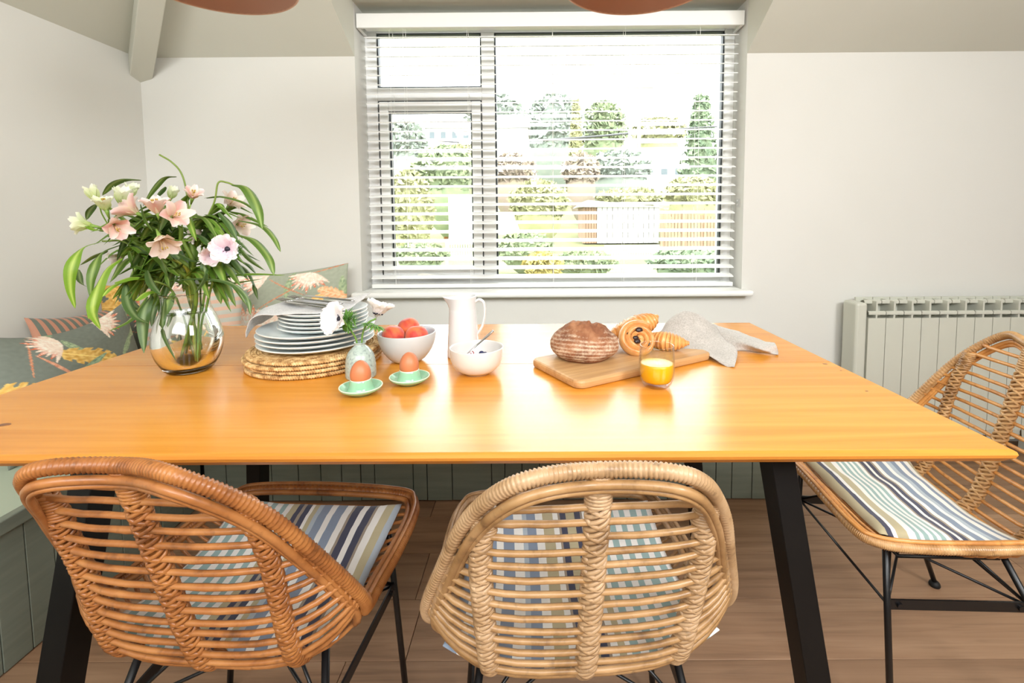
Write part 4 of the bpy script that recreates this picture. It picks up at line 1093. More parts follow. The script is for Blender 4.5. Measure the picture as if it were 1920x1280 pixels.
# ------------------------------------------------------------------ bowls, jug
bp = G(768, 672); bw = root('fruit_bowl', (bp.x, 1.205, .75), 'pale grey stoneware bowl holding three peaches', 'bowl')
Rb, Hb = .0735, .077
po = [(0, 0), (.028, 0), (.034, .002), (.046, .010), (.060, .028), (.069, .048), (.073, .066), (Rb, Hb)]
pi_ = [(Rb - .0022, Hb + .0004), (Rb - .0034, Hb - .004), (.0665, .048), (.0575, .030), (.043, .013), (.028, .007), (0, .006)]
c1 = [(p.x, p.z) for p in cr([(a, 0, b_) for a, b_ in po[2:]], 4)]; c2 = [(p.x, p.z) for p in cr([(a, 0, b_) for a, b_ in pi_[1:-1]], 4)]
m = MB(); A_ = [(0, 0), (.028, 0)] + c1 + [pi_[0]]; m.lathe(A_ + c2 + [pi_[-1]], 64, mis=[0] * (len(A_) - 1) + [1] * (len(c2) + 1)); m.build('body', [greybowl_m, greybowl_in], bw)
peach_m = mat('peach_skin', rough=.6, sheen=.3); pv = coords(peach_m); setcol(peach_m, ramp(peach_m, noisetex(peach_m, pv, 17, 4, .5, .6), [(.30, (226, 118, 56)), (.42, (222, 108, 62)), (.54, (196, 62, 48)), (.70, (150, 34, 40))]))
def peach(c, label, rz, tilt=0):
    m = MB(); R_ = .0285; rows_ = []
    for i in range(25):
        th = PI * i / 24; r_ = []
        for k in range(33):
            ph = 2 * PI * k / 32; g_ = 1 - .055 * math.exp(-((ph - PI) / .22) ** 2) * math.sin(th) ** .5
            dz = -.10 * math.exp(-(th / .35) ** 2) + .03 * math.exp(-((PI - th) / .25) ** 2)
            r_.append((R_ * 1.02 * g_ * math.sin(th) * math.cos(ph), R_ * 1.02 * g_ * math.sin(th) * math.sin(ph), R_ * (.96 * math.cos(th) + dz)))
        rows_.append(r_)
    m.grid(rows_); o = m.build('peach', peach_m, loc=c); o.rotation_euler = (tilt, .2, rz)
    bmd = o.modifiers.new('w', 'WELD'); bmd.merge_threshold = .0002
    return tag(o, label, 'peach', 'peaches in the grey bowl')
bc = Vector(bw.location)
peach(bc + Vector((-.029, -.022, .071)), 'ripe peach at the front left of the grey bowl', .5)
peach(bc + Vector((.030, -.018, .070)), 'ripe peach at the front right of the grey bowl', 1.9)
peach(bc + Vector((-.003, .028, .080)), 'ripe peach at the back of the grey bowl, highest of the three', 4.2, .2)

jp = G(868, 668); JY = 1.245; jug = root('milk_jug', (U(868, 600, JY).x, JY, .75), 'tall white ceramic jug behind the berry bowl', 'jug')
jz = U(868, 556, JY).z - .75
def jd(p, i):
    zf = max(0, (p.z - (jz - .038)) / .038)
    a = math.atan2(p.y, p.x); w_ = math.exp(-((abs(a) - PI) / .42) ** 2)
    k = zf ** 1.6
    return Vector((p.x - w_ * k * .017, p.y * (1 - .25 * w_ * k), p.z + w_ * k * .003 - (1 - w_) * 0 + k * .003 * math.cos(a)))
po = [(0, 0), (.040, 0), (.0425, .002), (.0415, .03), (.0385, .08), (.0362, .12), (.0352, jz - .03), (.0358, jz - .012), (.0372, jz)]
pi_ = [(.0350, jz + .0002), (.0332, jz - .012), (.0325, jz - .03), (.034, .12), (.038, .05), (.038, .008), (0, .006)]
m = MB(); c1 = [(p.x, p.z) for p in cr([(a, 0, b_) for a, b_ in po[2:]], 5)]; c2 = [(p.x, p.z) for p in cr([(a, 0, b_) for a, b_ in pi_[:-1]], 5)]
m.lathe([(0, 0), (.040, 0)] + c1 + c2 + [pi_[-1]], 72, deform=jd); m.build('body', ceramic_m, jug)
m = MB(); m.tube(cr([(.033, 0, jz - .014), (.045, 0, jz - .008), (.0565, 0, jz - .018), (.0585, 0, jz - .045), (.052, 0, jz - .078), (.040, 0, jz - .098), (.034, 0, jz - .104)], 7), .0052, 12, flat=(1.35, .7), side=Vector((0, 1, 0)))
m.build('handle', ceramic_m, jug)

wp_ = G(893, 700); bb_ = root('berry_bowl', (U(893, 651, 1.10).x, 1.105, .75), 'small white bowl of berries with a spoon in it', 'bowl')
Rb, Hb = .0640, .064
po = [(0, .001), (.024, .001), (.026, 0), (.030, 0), (.032, .004), (.046, .010), (.057, .024), (.062, .040), (.0638, .055), (Rb, Hb)]
pi_ = [(Rb - .0018, Hb + .0006), (Rb - .0034, Hb - .003), (.0592, .040), (.054, .026), (.043, .014), (.024, .009), (0, .008)]
c1 = [(p.x, p.z) for p in cr([(a, 0, b_) for a, b_ in po[4:]], 4)]; c2 = [(p.x, p.z) for p in cr([(a, 0, b_) for a, b_ in pi_[1:-1]], 4)]
m = MB(); m.lathe(po[:4] + c1 + [pi_[0]] + c2 + [pi_[-1]], 64); m.build('body', cream_ceramic_m, bb_)
w0 = Vector(bb_.location)
rasp_m = mat('raspberry', (176, 40, 60), .4); blue_m = mat('blueberry', (46, 50, 84), .5)
def berry(kind, c, label):
    m = MB()
    if kind == 'raspberry':
        for i in range(5):
            rr = .0075 * math.sin((i + .6) / 5.2 * PI); n = max(1, int(rr * 900))
            for k in range(n):
                a = 2 * PI * k / n + i; p = Vector((rr * math.cos(a), rr * math.sin(a), .0075 * math.cos((i + .6) / 5.2 * PI)))
                vs = [p + Vector(q) * .0028 for q in ((1, 0, 0), (-1, 0, 0), (0, 1, 0), (0, -1, 0), (0, 0, 1), (0, 0, -1))]; m.add(vs, [(0, 2, 4), (2, 1, 4), (1, 3, 4), (3, 0, 4), (2, 0, 5), (1, 2, 5), (3, 1, 5), (0, 3, 5)])
        o = m.build('raspberry', rasp_m, loc=c, sub=1)
    else:
        m.lathe([(0, -.007), (.004, -.0063), (.0065, -.003), (.0070, .0005), (.006, .0042), (.0035, .0062), (.003, .0068), (.0022, .0058), (0, .0052)], 16)
        o = m.build('blueberry', blue_m, loc=c); o.rotation_euler = (rf.uniform(-.5, .5), rf.uniform(-.5, .5), 0)
    return tag(o, label, 'berry', 'berries in the white bowl')
k = 0
for (kd, x, y_, z_) in (('raspberry', -.019, -.004, .030), ('raspberry', -.004, .010, .030), ('raspberry', -.024, .016, .028), ('raspberry', -.008, -.020, .030), ('raspberry', -.013, .004, .044), ('blueberry', .018, .010, .030), ('blueberry', .008, -.008, .032), ('blueberry', .026, -.004, .030), ('blueberry', .014, .022, .030), ('blueberry', .030, .012, .032), ('blueberry', .010, .014, .042), ('blueberry', .020, .002, .043), ('blueberry', .006, .002, .020), ('raspberry', -.030, .004, .031), ('raspberry', -.010, .026, .030)):
    berry(kd, w0 + Vector((x, y_, z_)), 'red raspberry in the small white bowl, in the left half beside the spoon' if kd == 'raspberry' else 'dark blueberry in the small white bowl, in the right half')
cutlery('spoon', w0 + Vector((-.024, .0, .046)), U(925, 620, 1.10), 'steel spoon standing in the small white berry bowl')

# ------------------------------------------------------------------ eggs in mint cups
def eggcup(px, py, Yc, lab1, lab2):
    g_ = G(px, py); x = U(px, py, Yc).x; r = root('egg_cup', (x, Yc, .75), lab1, 'egg cup', 'mint egg cups')
    po = [(0, .001), (.019, .001), (.020, 0), (.0225, 0), (.024, .003), (.036, .0075), (.0425, .0125), (.0445, .0165)]
    top = [(.0440, .0180), (.0422, .0172), (.036, .0115), (.0285, .0085), (.0265, .0095), (.0245, .017), (.0222, .0275), (.0214, .0315)]
    inn = [(.0204, .0325), (.0192, .0315), (.0185, .025), (.015, .017), (0, .014)]
    m = MB(); m.lathe(po + top + inn, 56, mis=[0] * 7 + [1] * 2 + [0] * 6 + [1] * 2 + [0] * 4); m.build('cup', [mint_m, mintrim_m], r)
    m = MB(); a_, pr = .0212, []
    for i in range(29):
        th = PI * i / 28; zz = -math.cos(th); rr = math.sin(th) * (1 - .10 * zz); pr.append((a_ * rr, .0278 * zz))
    m.lathe(pr, 48); e_ = m.build('egg', egg_m, loc=(x, Yc, .75 + .0435)); tag(e_, lab2, 'egg', 'boiled eggs in the mint cups')
eggcup(677, 731, .975, 'mint green egg cup with saucer in front of the bud vase', 'brown egg in the egg cup before the bud vase')
eggcup(768, 709, 1.035, 'mint green egg cup with saucer in front of the peach bowl', 'brown egg in the egg cup before the peach bowl')

# ------------------------------------------------------------------ chopping board
bz = .75; BT = .020
cA, cB, cD = G(986, 667, bz + BT), G(1084, 716, bz + BT), G(1338, 660, bz + BT)
ux = (cD - cB); Lb = ux.length; ux.normalize(); uy = Vector((-ux.y, ux.x, 0)); Wb = .205
cbr = root('chopping_board', (0, 0, 0)); bpy.data.objects.remove(cbr)
def rrect(L, W_, r_, n=8):
    pts = []
    for (cx_, cy_, a0) in ((L - r_, W_ - r_, 0), (r_, W_ - r_, PI / 2), (r_, r_, PI), (L - r_, r_, 1.5 * PI)):
        for k in range(n + 1): a = a0 + PI / 2 * k / n; pts.append((cx_ + r_ * math.cos(a), cy_ + r_ * math.sin(a)))
    return pts
m = MB(); lay = []
for (ins, zz) in ((.006, 0), (.001, .003), (0, .008), (0, BT - .006), (.0015, BT - .002), (.005, BT)):
    lay.append([(ins + (px) * (1 - 2 * ins / Lb), ins + py * (1 - 2 * ins / Wb), zz) for px, py in rrect(Lb, Wb, .022)])
nn_ = len(lay[0]); vs = [p for l in lay for p in l]; fs = [tuple(range(nn_ - 1, -1, -1)), tuple(5 * nn_ + k for k in range(nn_))]
fs += [(i * nn_ + k, i * nn_ + (k + 1) % nn_, i * nn_ + nn_ + (k + 1) % nn_, i * nn_ + nn_ + k) for i in range(5) for k in range(nn_)]
m.add(vs, fs); o = m.build('chopping_board', board_m, loc=(cB.x, cB.y, bz), bevel=0, smooth=False); o.rotation_euler = (0, 0, math.atan2(ux.y, ux.x))
tag(o, 'thick oak chopping board under the round loaf and the pastries', 'chopping board')
def onb(px, py, z_=bz + BT): return G(px, py, z_)
ZB = bz + BT
# ------------------------------------------------------------------ loaf
lc = onb(1096, 672); lc = Vector((U(1096, 650, 1.165).x, 1.165, ZB))
loaf_m = mat('floured_crust', rough=.85)
v_ = coords(loaf_m); a_ = nd(loaf_m, 'ShaderNodeAttribute', attribute_name='Col')
nf = noisetex(loaf_m, v_, 160, 5, .7); crc = ramp(loaf_m, noisetex(loaf_m, v_, 22, 5, .6), [(.3, (104, 60, 38)), (.5, (142, 92, 62)), (.7, (176, 126, 90))])
sep = nd(loaf_m, 'ShaderNodeSeparateColor'); lk(loaf_m, a_.outputs[0], sep.inputs[0])
ad = nd(loaf_m, 'ShaderNodeMath', operation='ADD'); lk(loaf_m, sep.outputs[0], ad.inputs[0]); lk(loaf_m, nf, ad.inputs[1])
mr = nd(loaf_m, 'ShaderNodeMapRange'); mr.inputs[1].default_value = .82; mr.inputs[2].default_value = 1.25; mr.inputs[4].default_value = .85; lk(loaf_m, ad.outputs[0], mr.inputs[0])
setcol(loaf_m, mix(loaf_m, mr.outputs[0], crc, (216, 196, 170))); bump(loaf_m, nf, .5, .003)
m = MB(); rows_ = []; cols = []
NI, NK = 70, 110
for i in range(NI + 1):
    th = PI * i / NI; r_ = []
    for k in range(NK + 1):
        ph = 2 * PI * (k % NK) / NK; n_ = Vector((math.sin(th) * math.cos(ph), math.sin(th) * math.sin(ph), math.cos(th)))
        R_ = .0845; zz = n_.z
        prof = 1 + .05 * noise.noise(n_ * 2.1)
        x, y_, z_ = R_ * prof * n_.x, R_ * prof * n_.y * .95, (.047 * prof * zz)
        # torn ear across the top
        ear = math.exp(-((n_.x + .35 * n_.y + .05) / .55) ** 2) * math.exp(-((n_.y * .7 + .28 - .5 * n_.x * n_.x) / .30) ** 2) * max(0, zz)
        z_ += ear * .015 * (1 + .8 * noise.noise(n_ * 7)) + .010 * math.exp(-((n_.x + .45) / .22) ** 2) * max(0, zz) ** 2 + .006 * math.exp(-((n_.x - .5) / .2) ** 2) * max(0, zz) ** 2
        z_ -= .004 * math.exp(-((n_.x - .15) / .18) ** 2) * max(0, zz)
        tl = math.acos(max(-1, min(1, n_.dot(Vector((.12, .22, .96)).normalized())))); flo = (.5 + .5 * math.sin(tl * 34 + 1.2 * noise.noise(n_ * 2.5))) ** 1.5
        fl_ = (.30 * flo + .34 + .22 * noise.noise(n_ * 4.5)) * (1 - min(1, ear * 1.8)) * (1 if th < 2.2 else .2)
        g_ = .0012 * flo * math.sin(th)
        x += n_.x * g_; y_ += n_.y * g_
        z_ += .034
        if z_ < 0: z_ = z_ * .02
        r_.append((x, y_, max(z_, 0.0)))
        cols.append((fl_, fl_, fl_))
    rows_.append(r_)
m.grid(rows_, col=cols); o = m.build('bread_loaf', loaf_m, loc=lc); o.rotation_euler = (0, 0, .1)
bmd = o.modifiers.new('w', 'WELD'); bmd.merge_threshold = .0003
tag(o, 'round floured sourdough loaf on the left of the chopping board', 'bread')

# ------------------------------------------------------------------ pastries
pastry_m = mat('baked_pastry', rough=.38, coat=.25)
v_ = coords(pastry_m); a_ = nd(pastry_m, 'ShaderNodeAttribute', attribute_name='Col'); nf = noisetex(pastry_m, v_, 45, 5, .6)
setcol(pastry_m, mix(pastry_m, ramp(pastry_m, nf, [(.35, (0, 0, 0)), (.65, (150, 150, 150))]), mix(pastry_m, .6, ramp(pastry_m, nf, [(.3, (196, 122, 54)), (.5, (216, 148, 74)), (.7, (234, 184, 118))]), a_.outputs[0]), (228, 172, 104)))
bump(pastry_m, noisetex(pastry_m, v_, 130, 3), .4, .002)
def croissant(center, rz, L, R_, label, bend=.35, tilt=0, rx=0):
    m = MB(); rows_ = []; cols = []; N = 150; K = 26; nseg = 7
    for i in range(N + 1):
        t = i / N * 2 - 1; ang = t * bend * 2
        px, py = L / 2 * t, -L * bend * .5 * (1 - t * t)
        base = R_ * max(.16, (1 - abs(t) ** 2.1)) ** .8
        sgn = 1 - abs(t); q = abs(t) * nseg; f = q - int(q)
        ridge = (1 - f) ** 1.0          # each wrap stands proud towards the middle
        rr = base * (.84 + .20 * ridge)
        if i in (0, N): rr *= .2
        d_ = Vector((math.cos(ang * .9), math.sin(ang * .9) , 0)); nrm = Vector((-d_.y, d_.x, 0))
        r_ = []
        for k in range(K + 1):
            a = 2 * PI * (k % K) / K; sk = .12 * math.sin(a) * R_ * 0
            wob = 1 + .04 * noise.noise(Vector((t * 5, math.cos(a), math.sin(a))) * 1.5)
            P = Vector((px, py, 0)) + nrm * (rr * math.cos(a) * 1.08 * wob) + Vector((0, 0, 1)) * (rr * math.sin(a) * .88 * wob)
            r_.append(P + Vector((0, 0, R_ * .80)))
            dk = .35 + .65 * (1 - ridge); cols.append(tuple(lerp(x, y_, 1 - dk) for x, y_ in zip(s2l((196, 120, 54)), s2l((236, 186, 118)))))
        rows_.append(r_)
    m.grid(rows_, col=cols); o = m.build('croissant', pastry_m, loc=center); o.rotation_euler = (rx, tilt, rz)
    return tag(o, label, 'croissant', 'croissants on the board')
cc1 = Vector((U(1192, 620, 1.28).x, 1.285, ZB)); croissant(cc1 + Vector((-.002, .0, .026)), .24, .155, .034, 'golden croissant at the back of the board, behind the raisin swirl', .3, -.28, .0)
cc2 = Vector((U(1252, 640, 1.225).x, 1.235, ZB)); croissant(cc2, -.55, .118, .028, 'golden croissant lying right of the raisin swirl, by the napkin', .22)
# raisin swirl: a coiled strip leaning on the croissant
sw = Vector((U(1197, 650, 1.185).x, 1.19, ZB + .037)); r = root('raisin_swirl', sw, 'raisin swirl pastry standing on edge between the loaf and the glass', 'pastry')
nA = Vector((.12, -.86, .48)).normalized(); eX = Vector((1, .1, 0)); eX = (eX - nA * eX.dot(nA)).normalized(); eY = nA.cross(eX)
if eY.z < 0: eY = -eY
m = MB(); pts = []; N = 240; turns = 3.1
for i in range(N + 1):
    t = i / N; a = t * turns * 2 * PI + .8; rr = .043 * (1 - t) + .004; dome = .010 * math.sqrt(t)
    pts.append(eX * (rr * math.cos(a)) + eY * (rr * math.sin(a) * .95) + nA * (dome - .004 + .0015 * math.sin(a * 3.3)))
rr_ = [.0084 * (1 - .25 * i / N) for i in range(N + 1)]
vsb = len(m.v)
m.tube(pts, rr_, 12, flat=(1.9, .95), side=nA, col=None)
cl = []
for i in range(N + 1):
    for k in range(12):
        f = abs(math.cos(2 * PI * k / 12)); cl.append(tuple(lerp(x, y_, f ** 2) for x, y_ in zip(s2l((238, 202, 142)), s2l((178, 98, 40)))))
m.c = cl; m.build('coil', pastry_m, r)
m = MB(); nn2 = 24
m.add([eX * (.043 * math.cos(2 * PI * k / nn2)) + eY * (.041 * math.sin(2 * PI * k / nn2)) - nA * .002 for k in range(nn2)] + [eX * (.036 * math.cos(2 * PI * k / nn2)) + eY * (.034 * math.sin(2 * PI * k / nn2)) - nA * .018 for k in range(nn2)], [tuple(range(nn2)), tuple(range(2 * nn2 - 1, nn2 - 1, -1))] + [(k, nn2 + k, nn2 + (k + 1) % nn2, (k + 1) % nn2) for k in range(nn2)], s2l((196, 116, 50)))
m.build('base', pastry_m, r)
rai_m = mat('raisin', (44, 24, 22), .3, coat=.3)
for (a, b_, s_) in ((.001, .020, 1.25), (-.011, .000, 1.0), (-.008, -.009, 1.1), (.022, -.016, .7), (-.026, .012, .7)):
    m = MB(); P0 = eX * a + eY * b_ + nA * (.0155 if abs(a) < .015 else .011)
    rows_ = []
    for i in range(9):
        th = PI * i / 8; rows_.append([P0 + (eX * (math.sin(th) * math.cos(2 * PI * k / 12) * 1.35) + eY * (math.sin(th) * math.sin(2 * PI * k / 12)) + nA * math.cos(th) * .7) * (.0060 * s_ * (1 + .25 * noise.noise(Vector((i, k % 12, a * 900))))) for k in range(13)])
    m.grid(rows_); m.build('raisin', rai_m, r)

def thin_glass():
    m = bpy.data.materials.new('thin_tumbler_glass'); m.use_nodes = True; nt = m.node_tree; nt.nodes.remove(nt.nodes['Principled BSDF'])
    t = nd(m, 'ShaderNodeBsdfTransparent'); g = nd(m, 'ShaderNodeBsdfGlossy'); g.inputs['Roughness'].default_value = .02; t.inputs[0].default_value = (.975, .98, .975, 1)
    lw = nd(m, 'ShaderNodeLayerWeight'); pw = nd(m, 'ShaderNodeMath', operation='POWER'); pw.inputs[1].default_value = 3.5; pw.inputs[1].default_value = 2.3; lk(m, lw.outputs['Facing'], pw.inputs[0])
    mr = nd(m, 'ShaderNodeMapRange'); mr.inputs[3].default_value = .035; mr.inputs[4].default_value = .75; lk(m, pw.outputs[0], mr.inputs[0])
    x = nd(m, 'ShaderNodeMixShader'); lk(m, mr.outputs[0], x.inputs[0]); lk(m, t.outputs[0], x.inputs[1]); lk(m, g.outputs[0], x.inputs[2]); lk(m, x.outputs[0], nt.nodes['Material Output'].inputs[0]); return m
thin_m = thin_glass()
# ------------------------------------------------------------------ glass of juice
gY = 1.01; gx = U(1231, 700, gY).x
jr = root('juice_glass', (gx, gY, .75), 'clear tumbler half full of orange juice at the board front', 'glass')
gz = .0905
po = [(0, 0), (.024, 0), (.0262, .0015), (.0315, .008), (.0362, .022), (.0380, .038), (.0378, .058), (.0362, gz)]
pi_ = [(.0345, gz + .0002), (.0360, .058), (.0362, .038), (.0344, .024), (.030, .013), (.022, .0095), (0, .009)]
c1 = [(p.x, p.z) for p in cr([(a, 0, b_) for a, b_ in po[2:]], 4)]; c2 = [(p.x, p.z) for p in cr([(a, 0, b_) for a, b_ in pi_[:-1]], 4)]
vessel('tumbler', [(0, 0), (.024, 0)] + c1 + [(.0357, gz + .0007), (.0350, gz + .0007)], c2 + [pi_[-1]], thin_m, jr)
juice_m = mat('orange_juice', (255, 190, 10), .25); bsdf(juice_m).inputs['Subsurface Weight'].default_value = .3; bsdf(juice_m).inputs['Subsurface Radius'].default_value = (.02, .012, .003)
jl = .0515
pr = [(a - .0004, b_ + .0003) for a, b_ in reversed(c2) if b_ < jl]
m = MB(); m.lathe([(0, .0095)] + pr + [(.0357, jl), (.034, jl + .0004), (0, jl + .0002)], 64); m.build('juice', juice_m, jr)

# ------------------------------------------------------------------ napkin on the right
def K_(px, py, Y): return U(px, py, Y)
T_ = lambda px, py: G(px, py, .7525)
cloth('napkin', [
 [K_(1236, 632, 1.36), K_(1262, 618, 1.40), K_(1290, 610, 1.42), K_(1318, 614, 1.41), K_(1340, 624, 1.38)],
 [K_(1238, 624, 1.33), K_(1256, 597, 1.355), K_(1281, 583, 1.36), K_(1312, 591, 1.36), K_(1342, 613, 1.35)],
 [K_(1246, 640, 1.275), K_(1264, 620, 1.30), K_(1292, 612, 1.305), K_(1328, 622, 1.305), K_(1360, 638, 1.29)],
 [K_(1262, 652, 1.235), K_(1284, 644, 1.25), K_(1312, 645, 1.255), K_(1344, 648, 1.25), K_(1382, 656, 1.23)],
 [K_(1274, 656, 1.225), K_(1302, 659, 1.22), K_(1330, 666, 1.19), T_(1356, 684), T_(1377, 688)]], linen_m,
 'oatmeal linen napkin crumpled over the right end of the board', ws=.004)
o = bpy.data.objects[-1] if False else None
cloth('napkin', [
 [K_(1330, 606, 1.40), K_(1370, 617, 1.37), K_(1405, 630, 1.325), K_(1436, 640, 1.285), K_(1452, 642, 1.275)],
 [K_(1336, 611, 1.37), K_(1370, 622, 1.335), K_(1406, 634, 1.30), K_(1438, 643, 1.265), K_(1456, 650, 1.245)],
 [K_(1345, 625, 1.33), K_(1372, 636, 1.295), K_(1402, 646, 1.26), K_(1430, 655, 1.225), T_(1459, 660)],
 [T_(1358, 656), T_(1384, 657), T_(1412, 659), T_(1436, 662), T_(1459, 666)]], linen_m,
 'twisted tail end of the oatmeal napkin pointing right on the bare table', ws=.003)

# knots and scratches in the table top are inlaid dark ovals in the wood
knot_m = noisy('wood_knot', [(.3, (96, 56, 30)), (.7, (150, 92, 44))], 60, rough=.35)
for (px, py, rr) in ((8, 796, .0085), (1547, 682, .0045), (1577, 694.5, .0022), (1625, 733, .0026)):
    g_ = G(px, py); m = MB(); n = 18
    m.add([(g_.x - to.x + rr * math.cos(2 * PI * k / n) * (1.3 + .3 * math.sin(3 * k)), g_.y - to.y + rr * .8 * math.sin(2 * PI * k / n), TZ + .00015 - to.z) for k in range(n)], [tuple(range(n))]); m.build('knot', knot_m, tb, smooth=False)
#PART3

# ------------------------------------------------------------------ garden and village beyond the window
def gz_(Y):
    if Y < 15: return -.1 + .04 * (Y - 5)
    return .3 + .115 * (Y - 15)
lawn_m = noisy('lawn', [(.3, (92, 98, 62)), (.7, (118, 116, 84))], 1.2, rough=.95)
m = MB(); rows_ = []
for Y in (3.2, 5, 7, 9, 11, 13, 15, 18, 22, 28, 36, 48, 62, 80):
    rows_.append([(x * (1 + Y / 18), Y, gz_(Y) - (.1 if Y > 5 else 0)) for x in (-22, -12, -6, -3, 0, 3, 6, 12, 22)])
m.grid(rows_); st(m.build('ground', lawn_m))
leafy = {k: noisy('foliage_' + k, c_, 3.5, rough=.9) for k, c_ in dict(
    yellow=[(.3, (122, 124, 86)), (.7, (146, 144, 106))], green=[(.3, (98, 112, 82)), (.7, (126, 134, 100))], blue=[(.3, (118, 128, 118)), (.7, (134, 140, 128))],
    pink=[(.3, (132, 116, 106)), (.7, (136, 126, 106))], dark=[(.3, (86, 104, 80)), (.7, (112, 124, 96))], gold=[(.3, (150, 136, 76)), (.7, (160, 150, 90))]).items()}  # greens lightened in colour to imitate the washed-out, hazy view
rb = random.Random(77)
def bush(px, py, Y, wpx, hpx, kind, label, name='garden_bush', shape='round', cat='bush'):
    """px,py foot of the bush in view"""
    W_, H_ = wpx / F * Y, hpx / F * Y; c_ = U(px, py, Y); zb = min(gz_(Y) - .15, c_.z)
    r = root(name, (c_.x, Y, zb), label, cat, 'bushes and trees beyond the window'); Ht = c_.z + H_ - zb
    m = MB(); nl = int(min(1500, 420 + wpx * hpx * .09)); s_ = max(.05, .0060 * Y)
    vis0 = (c_.z - zb) / Ht
    for k in range(nl):
        u = rb.uniform(-1, 1); a = rb.uniform(0, 2 * PI); q = math.sqrt(max(0, 1 - u * u)) if shape == 'round' else (1 - (u + 1) / 2 * .82)
        rr = rb.uniform(.7, 1.05) * q
        zz = (u + 1) / 2
        p = Vector((rr * math.cos(a) * W_ / 2, rr * math.sin(a) * W_ * .35, Ht * (vis0 + (1 - vis0) * zz) if shape == 'round' else Ht * (.05 + .95 * zz)))
        n1 = Vector((rb.uniform(-1, 1), rb.uniform(-1, 1), rb.uniform(-1, 1))).normalized(); n2 = n1.orthogonal().normalized(); t = s_ * rb.uniform(.7, 1.6)
        m.add([p + n1 * t, p + n2 * t * .55, p - n1 * t, p - n2 * t * .55], [(0, 1, 2, 3)])
    core = []
    m2 = MB()
    prof = [(0, .02)] + [(W_ / 2 * .78 * (math.sin(PI * (i + .4) / 8.8) if shape == 'round' else (1 - i / 9.5)), Ht * .04 + (Ht * .9) * i / 8) for i in range(9)] + [(0, Ht * .96)]
    m2.lathe(prof, 18, deform=lambda p, i: Vector((p.x * (1 + .2 * noise.noise(p * 2)), p.y * .7, p.z)))
    m2.build('inner_growth', leafy[kind], r); m.build('foliage', leafy[kind], r, smooth=False)
    if shape != 'round' or Ht > 1.6: MB().tube([(0, 0, 0), (.05, 0, Ht * .5)], [.09, .04], 7).build('trunk', knot_m, r)
B_ = [
 (770, 470, 11, 90, 150, 'yellow', 'yellow-green hedge bush at the left side of the opening window view'),
 (835, 372, 17, 120, 95, 'green', 'broad green bush behind the pale garden wall, seen in the opening window'),
 (760, 300, 24, 80, 70, 'blue', 'blue-green tree behind the left hedge, upper left of the casement'),
 (790, 498, 8.5, 100, 42, 'green', 'low leafy green plant at the foot of the opening window view'),
 (870, 300, 26, 70, 26, 'yellow', 'small yellow-green bush below the left houses'),
 (960, 350, 20, 90, 60, 'pink', 'pinkish brown shrub below the white house'),
 (1010, 420, 14, 110, 80, 'yellow', 'yellow-green bush left of the shed'),
 (985, 498, 9.5, 110, 62, 'green', 'green shrub at the lower left of the large pane'),
 (1018, 520, 7.2, 74, 46, 'gold', 'golden yellow bush at the bottom of the large pane'),
 (1095, 512, 8, 120, 40, 'green', 'low green bush between the golden bush and the bench'),
 (1290, 512, 8, 150, 46, 'dark', 'dark green shrub under the fence at lower right of the pane'),
 (1040, 300, 34, 110, 120, 'blue', 'tall blue-green tree rising behind the white house'),
 (1130, 290, 38, 90, 95, 'green', 'rounded tree left of the utility pole'),
 (1160, 345, 22.5, 130, 60, 'blue', 'grey-green hedge in front of the utility pole'),
 (1090, 350, 20.2, 70, 60, 'pink', 'reddish shrub right of the pinkish one, behind the shed'),
 (1180, 385, 18.4, 130, 30, 'yellow', 'yellow-green hedge just above the shed roof'),
 (1300, 392, 16, 110, 60, 'yellow', 'yellow-green bush between the conifer and the fence'),
 (1235, 275, 41, 100, 55, 'yellow', 'pale yellow tree beyond the terraced houses'),
 (930, 260, 47, 110, 80, 'blue', 'distant grey-green tree seen beside the mullion'),
]
for a in B_: bush(*a)
bush(1312, 390, 18, 120, 205, 'dark', 'tall conical green conifer at the right edge of the view', 'conifer', 'cone', 'tree')
bush(1080, 300, 30, 40, 110, 'yellow', 'slim pale tree with upright crown near the middle of the pane', 'garden_tree', 'cone', 'tree')
wh_m = mat('white_render', (200, 198, 192), .8); roof_m = noisy('slate_roof', [(.3, (120, 118, 116)), (.7, (134, 132, 130))], 2, rough=.8)
wood_out = noisy('weathered_boards', [(.3, (128, 104, 84)), (.7, (146, 122, 100))], 3, (1, 1, .3), rough=.85); pic_m = mat('white_fence_paint', (176, 176, 172), .6)
glass_dk = mat('far_window_pane', (70, 80, 84), .1)
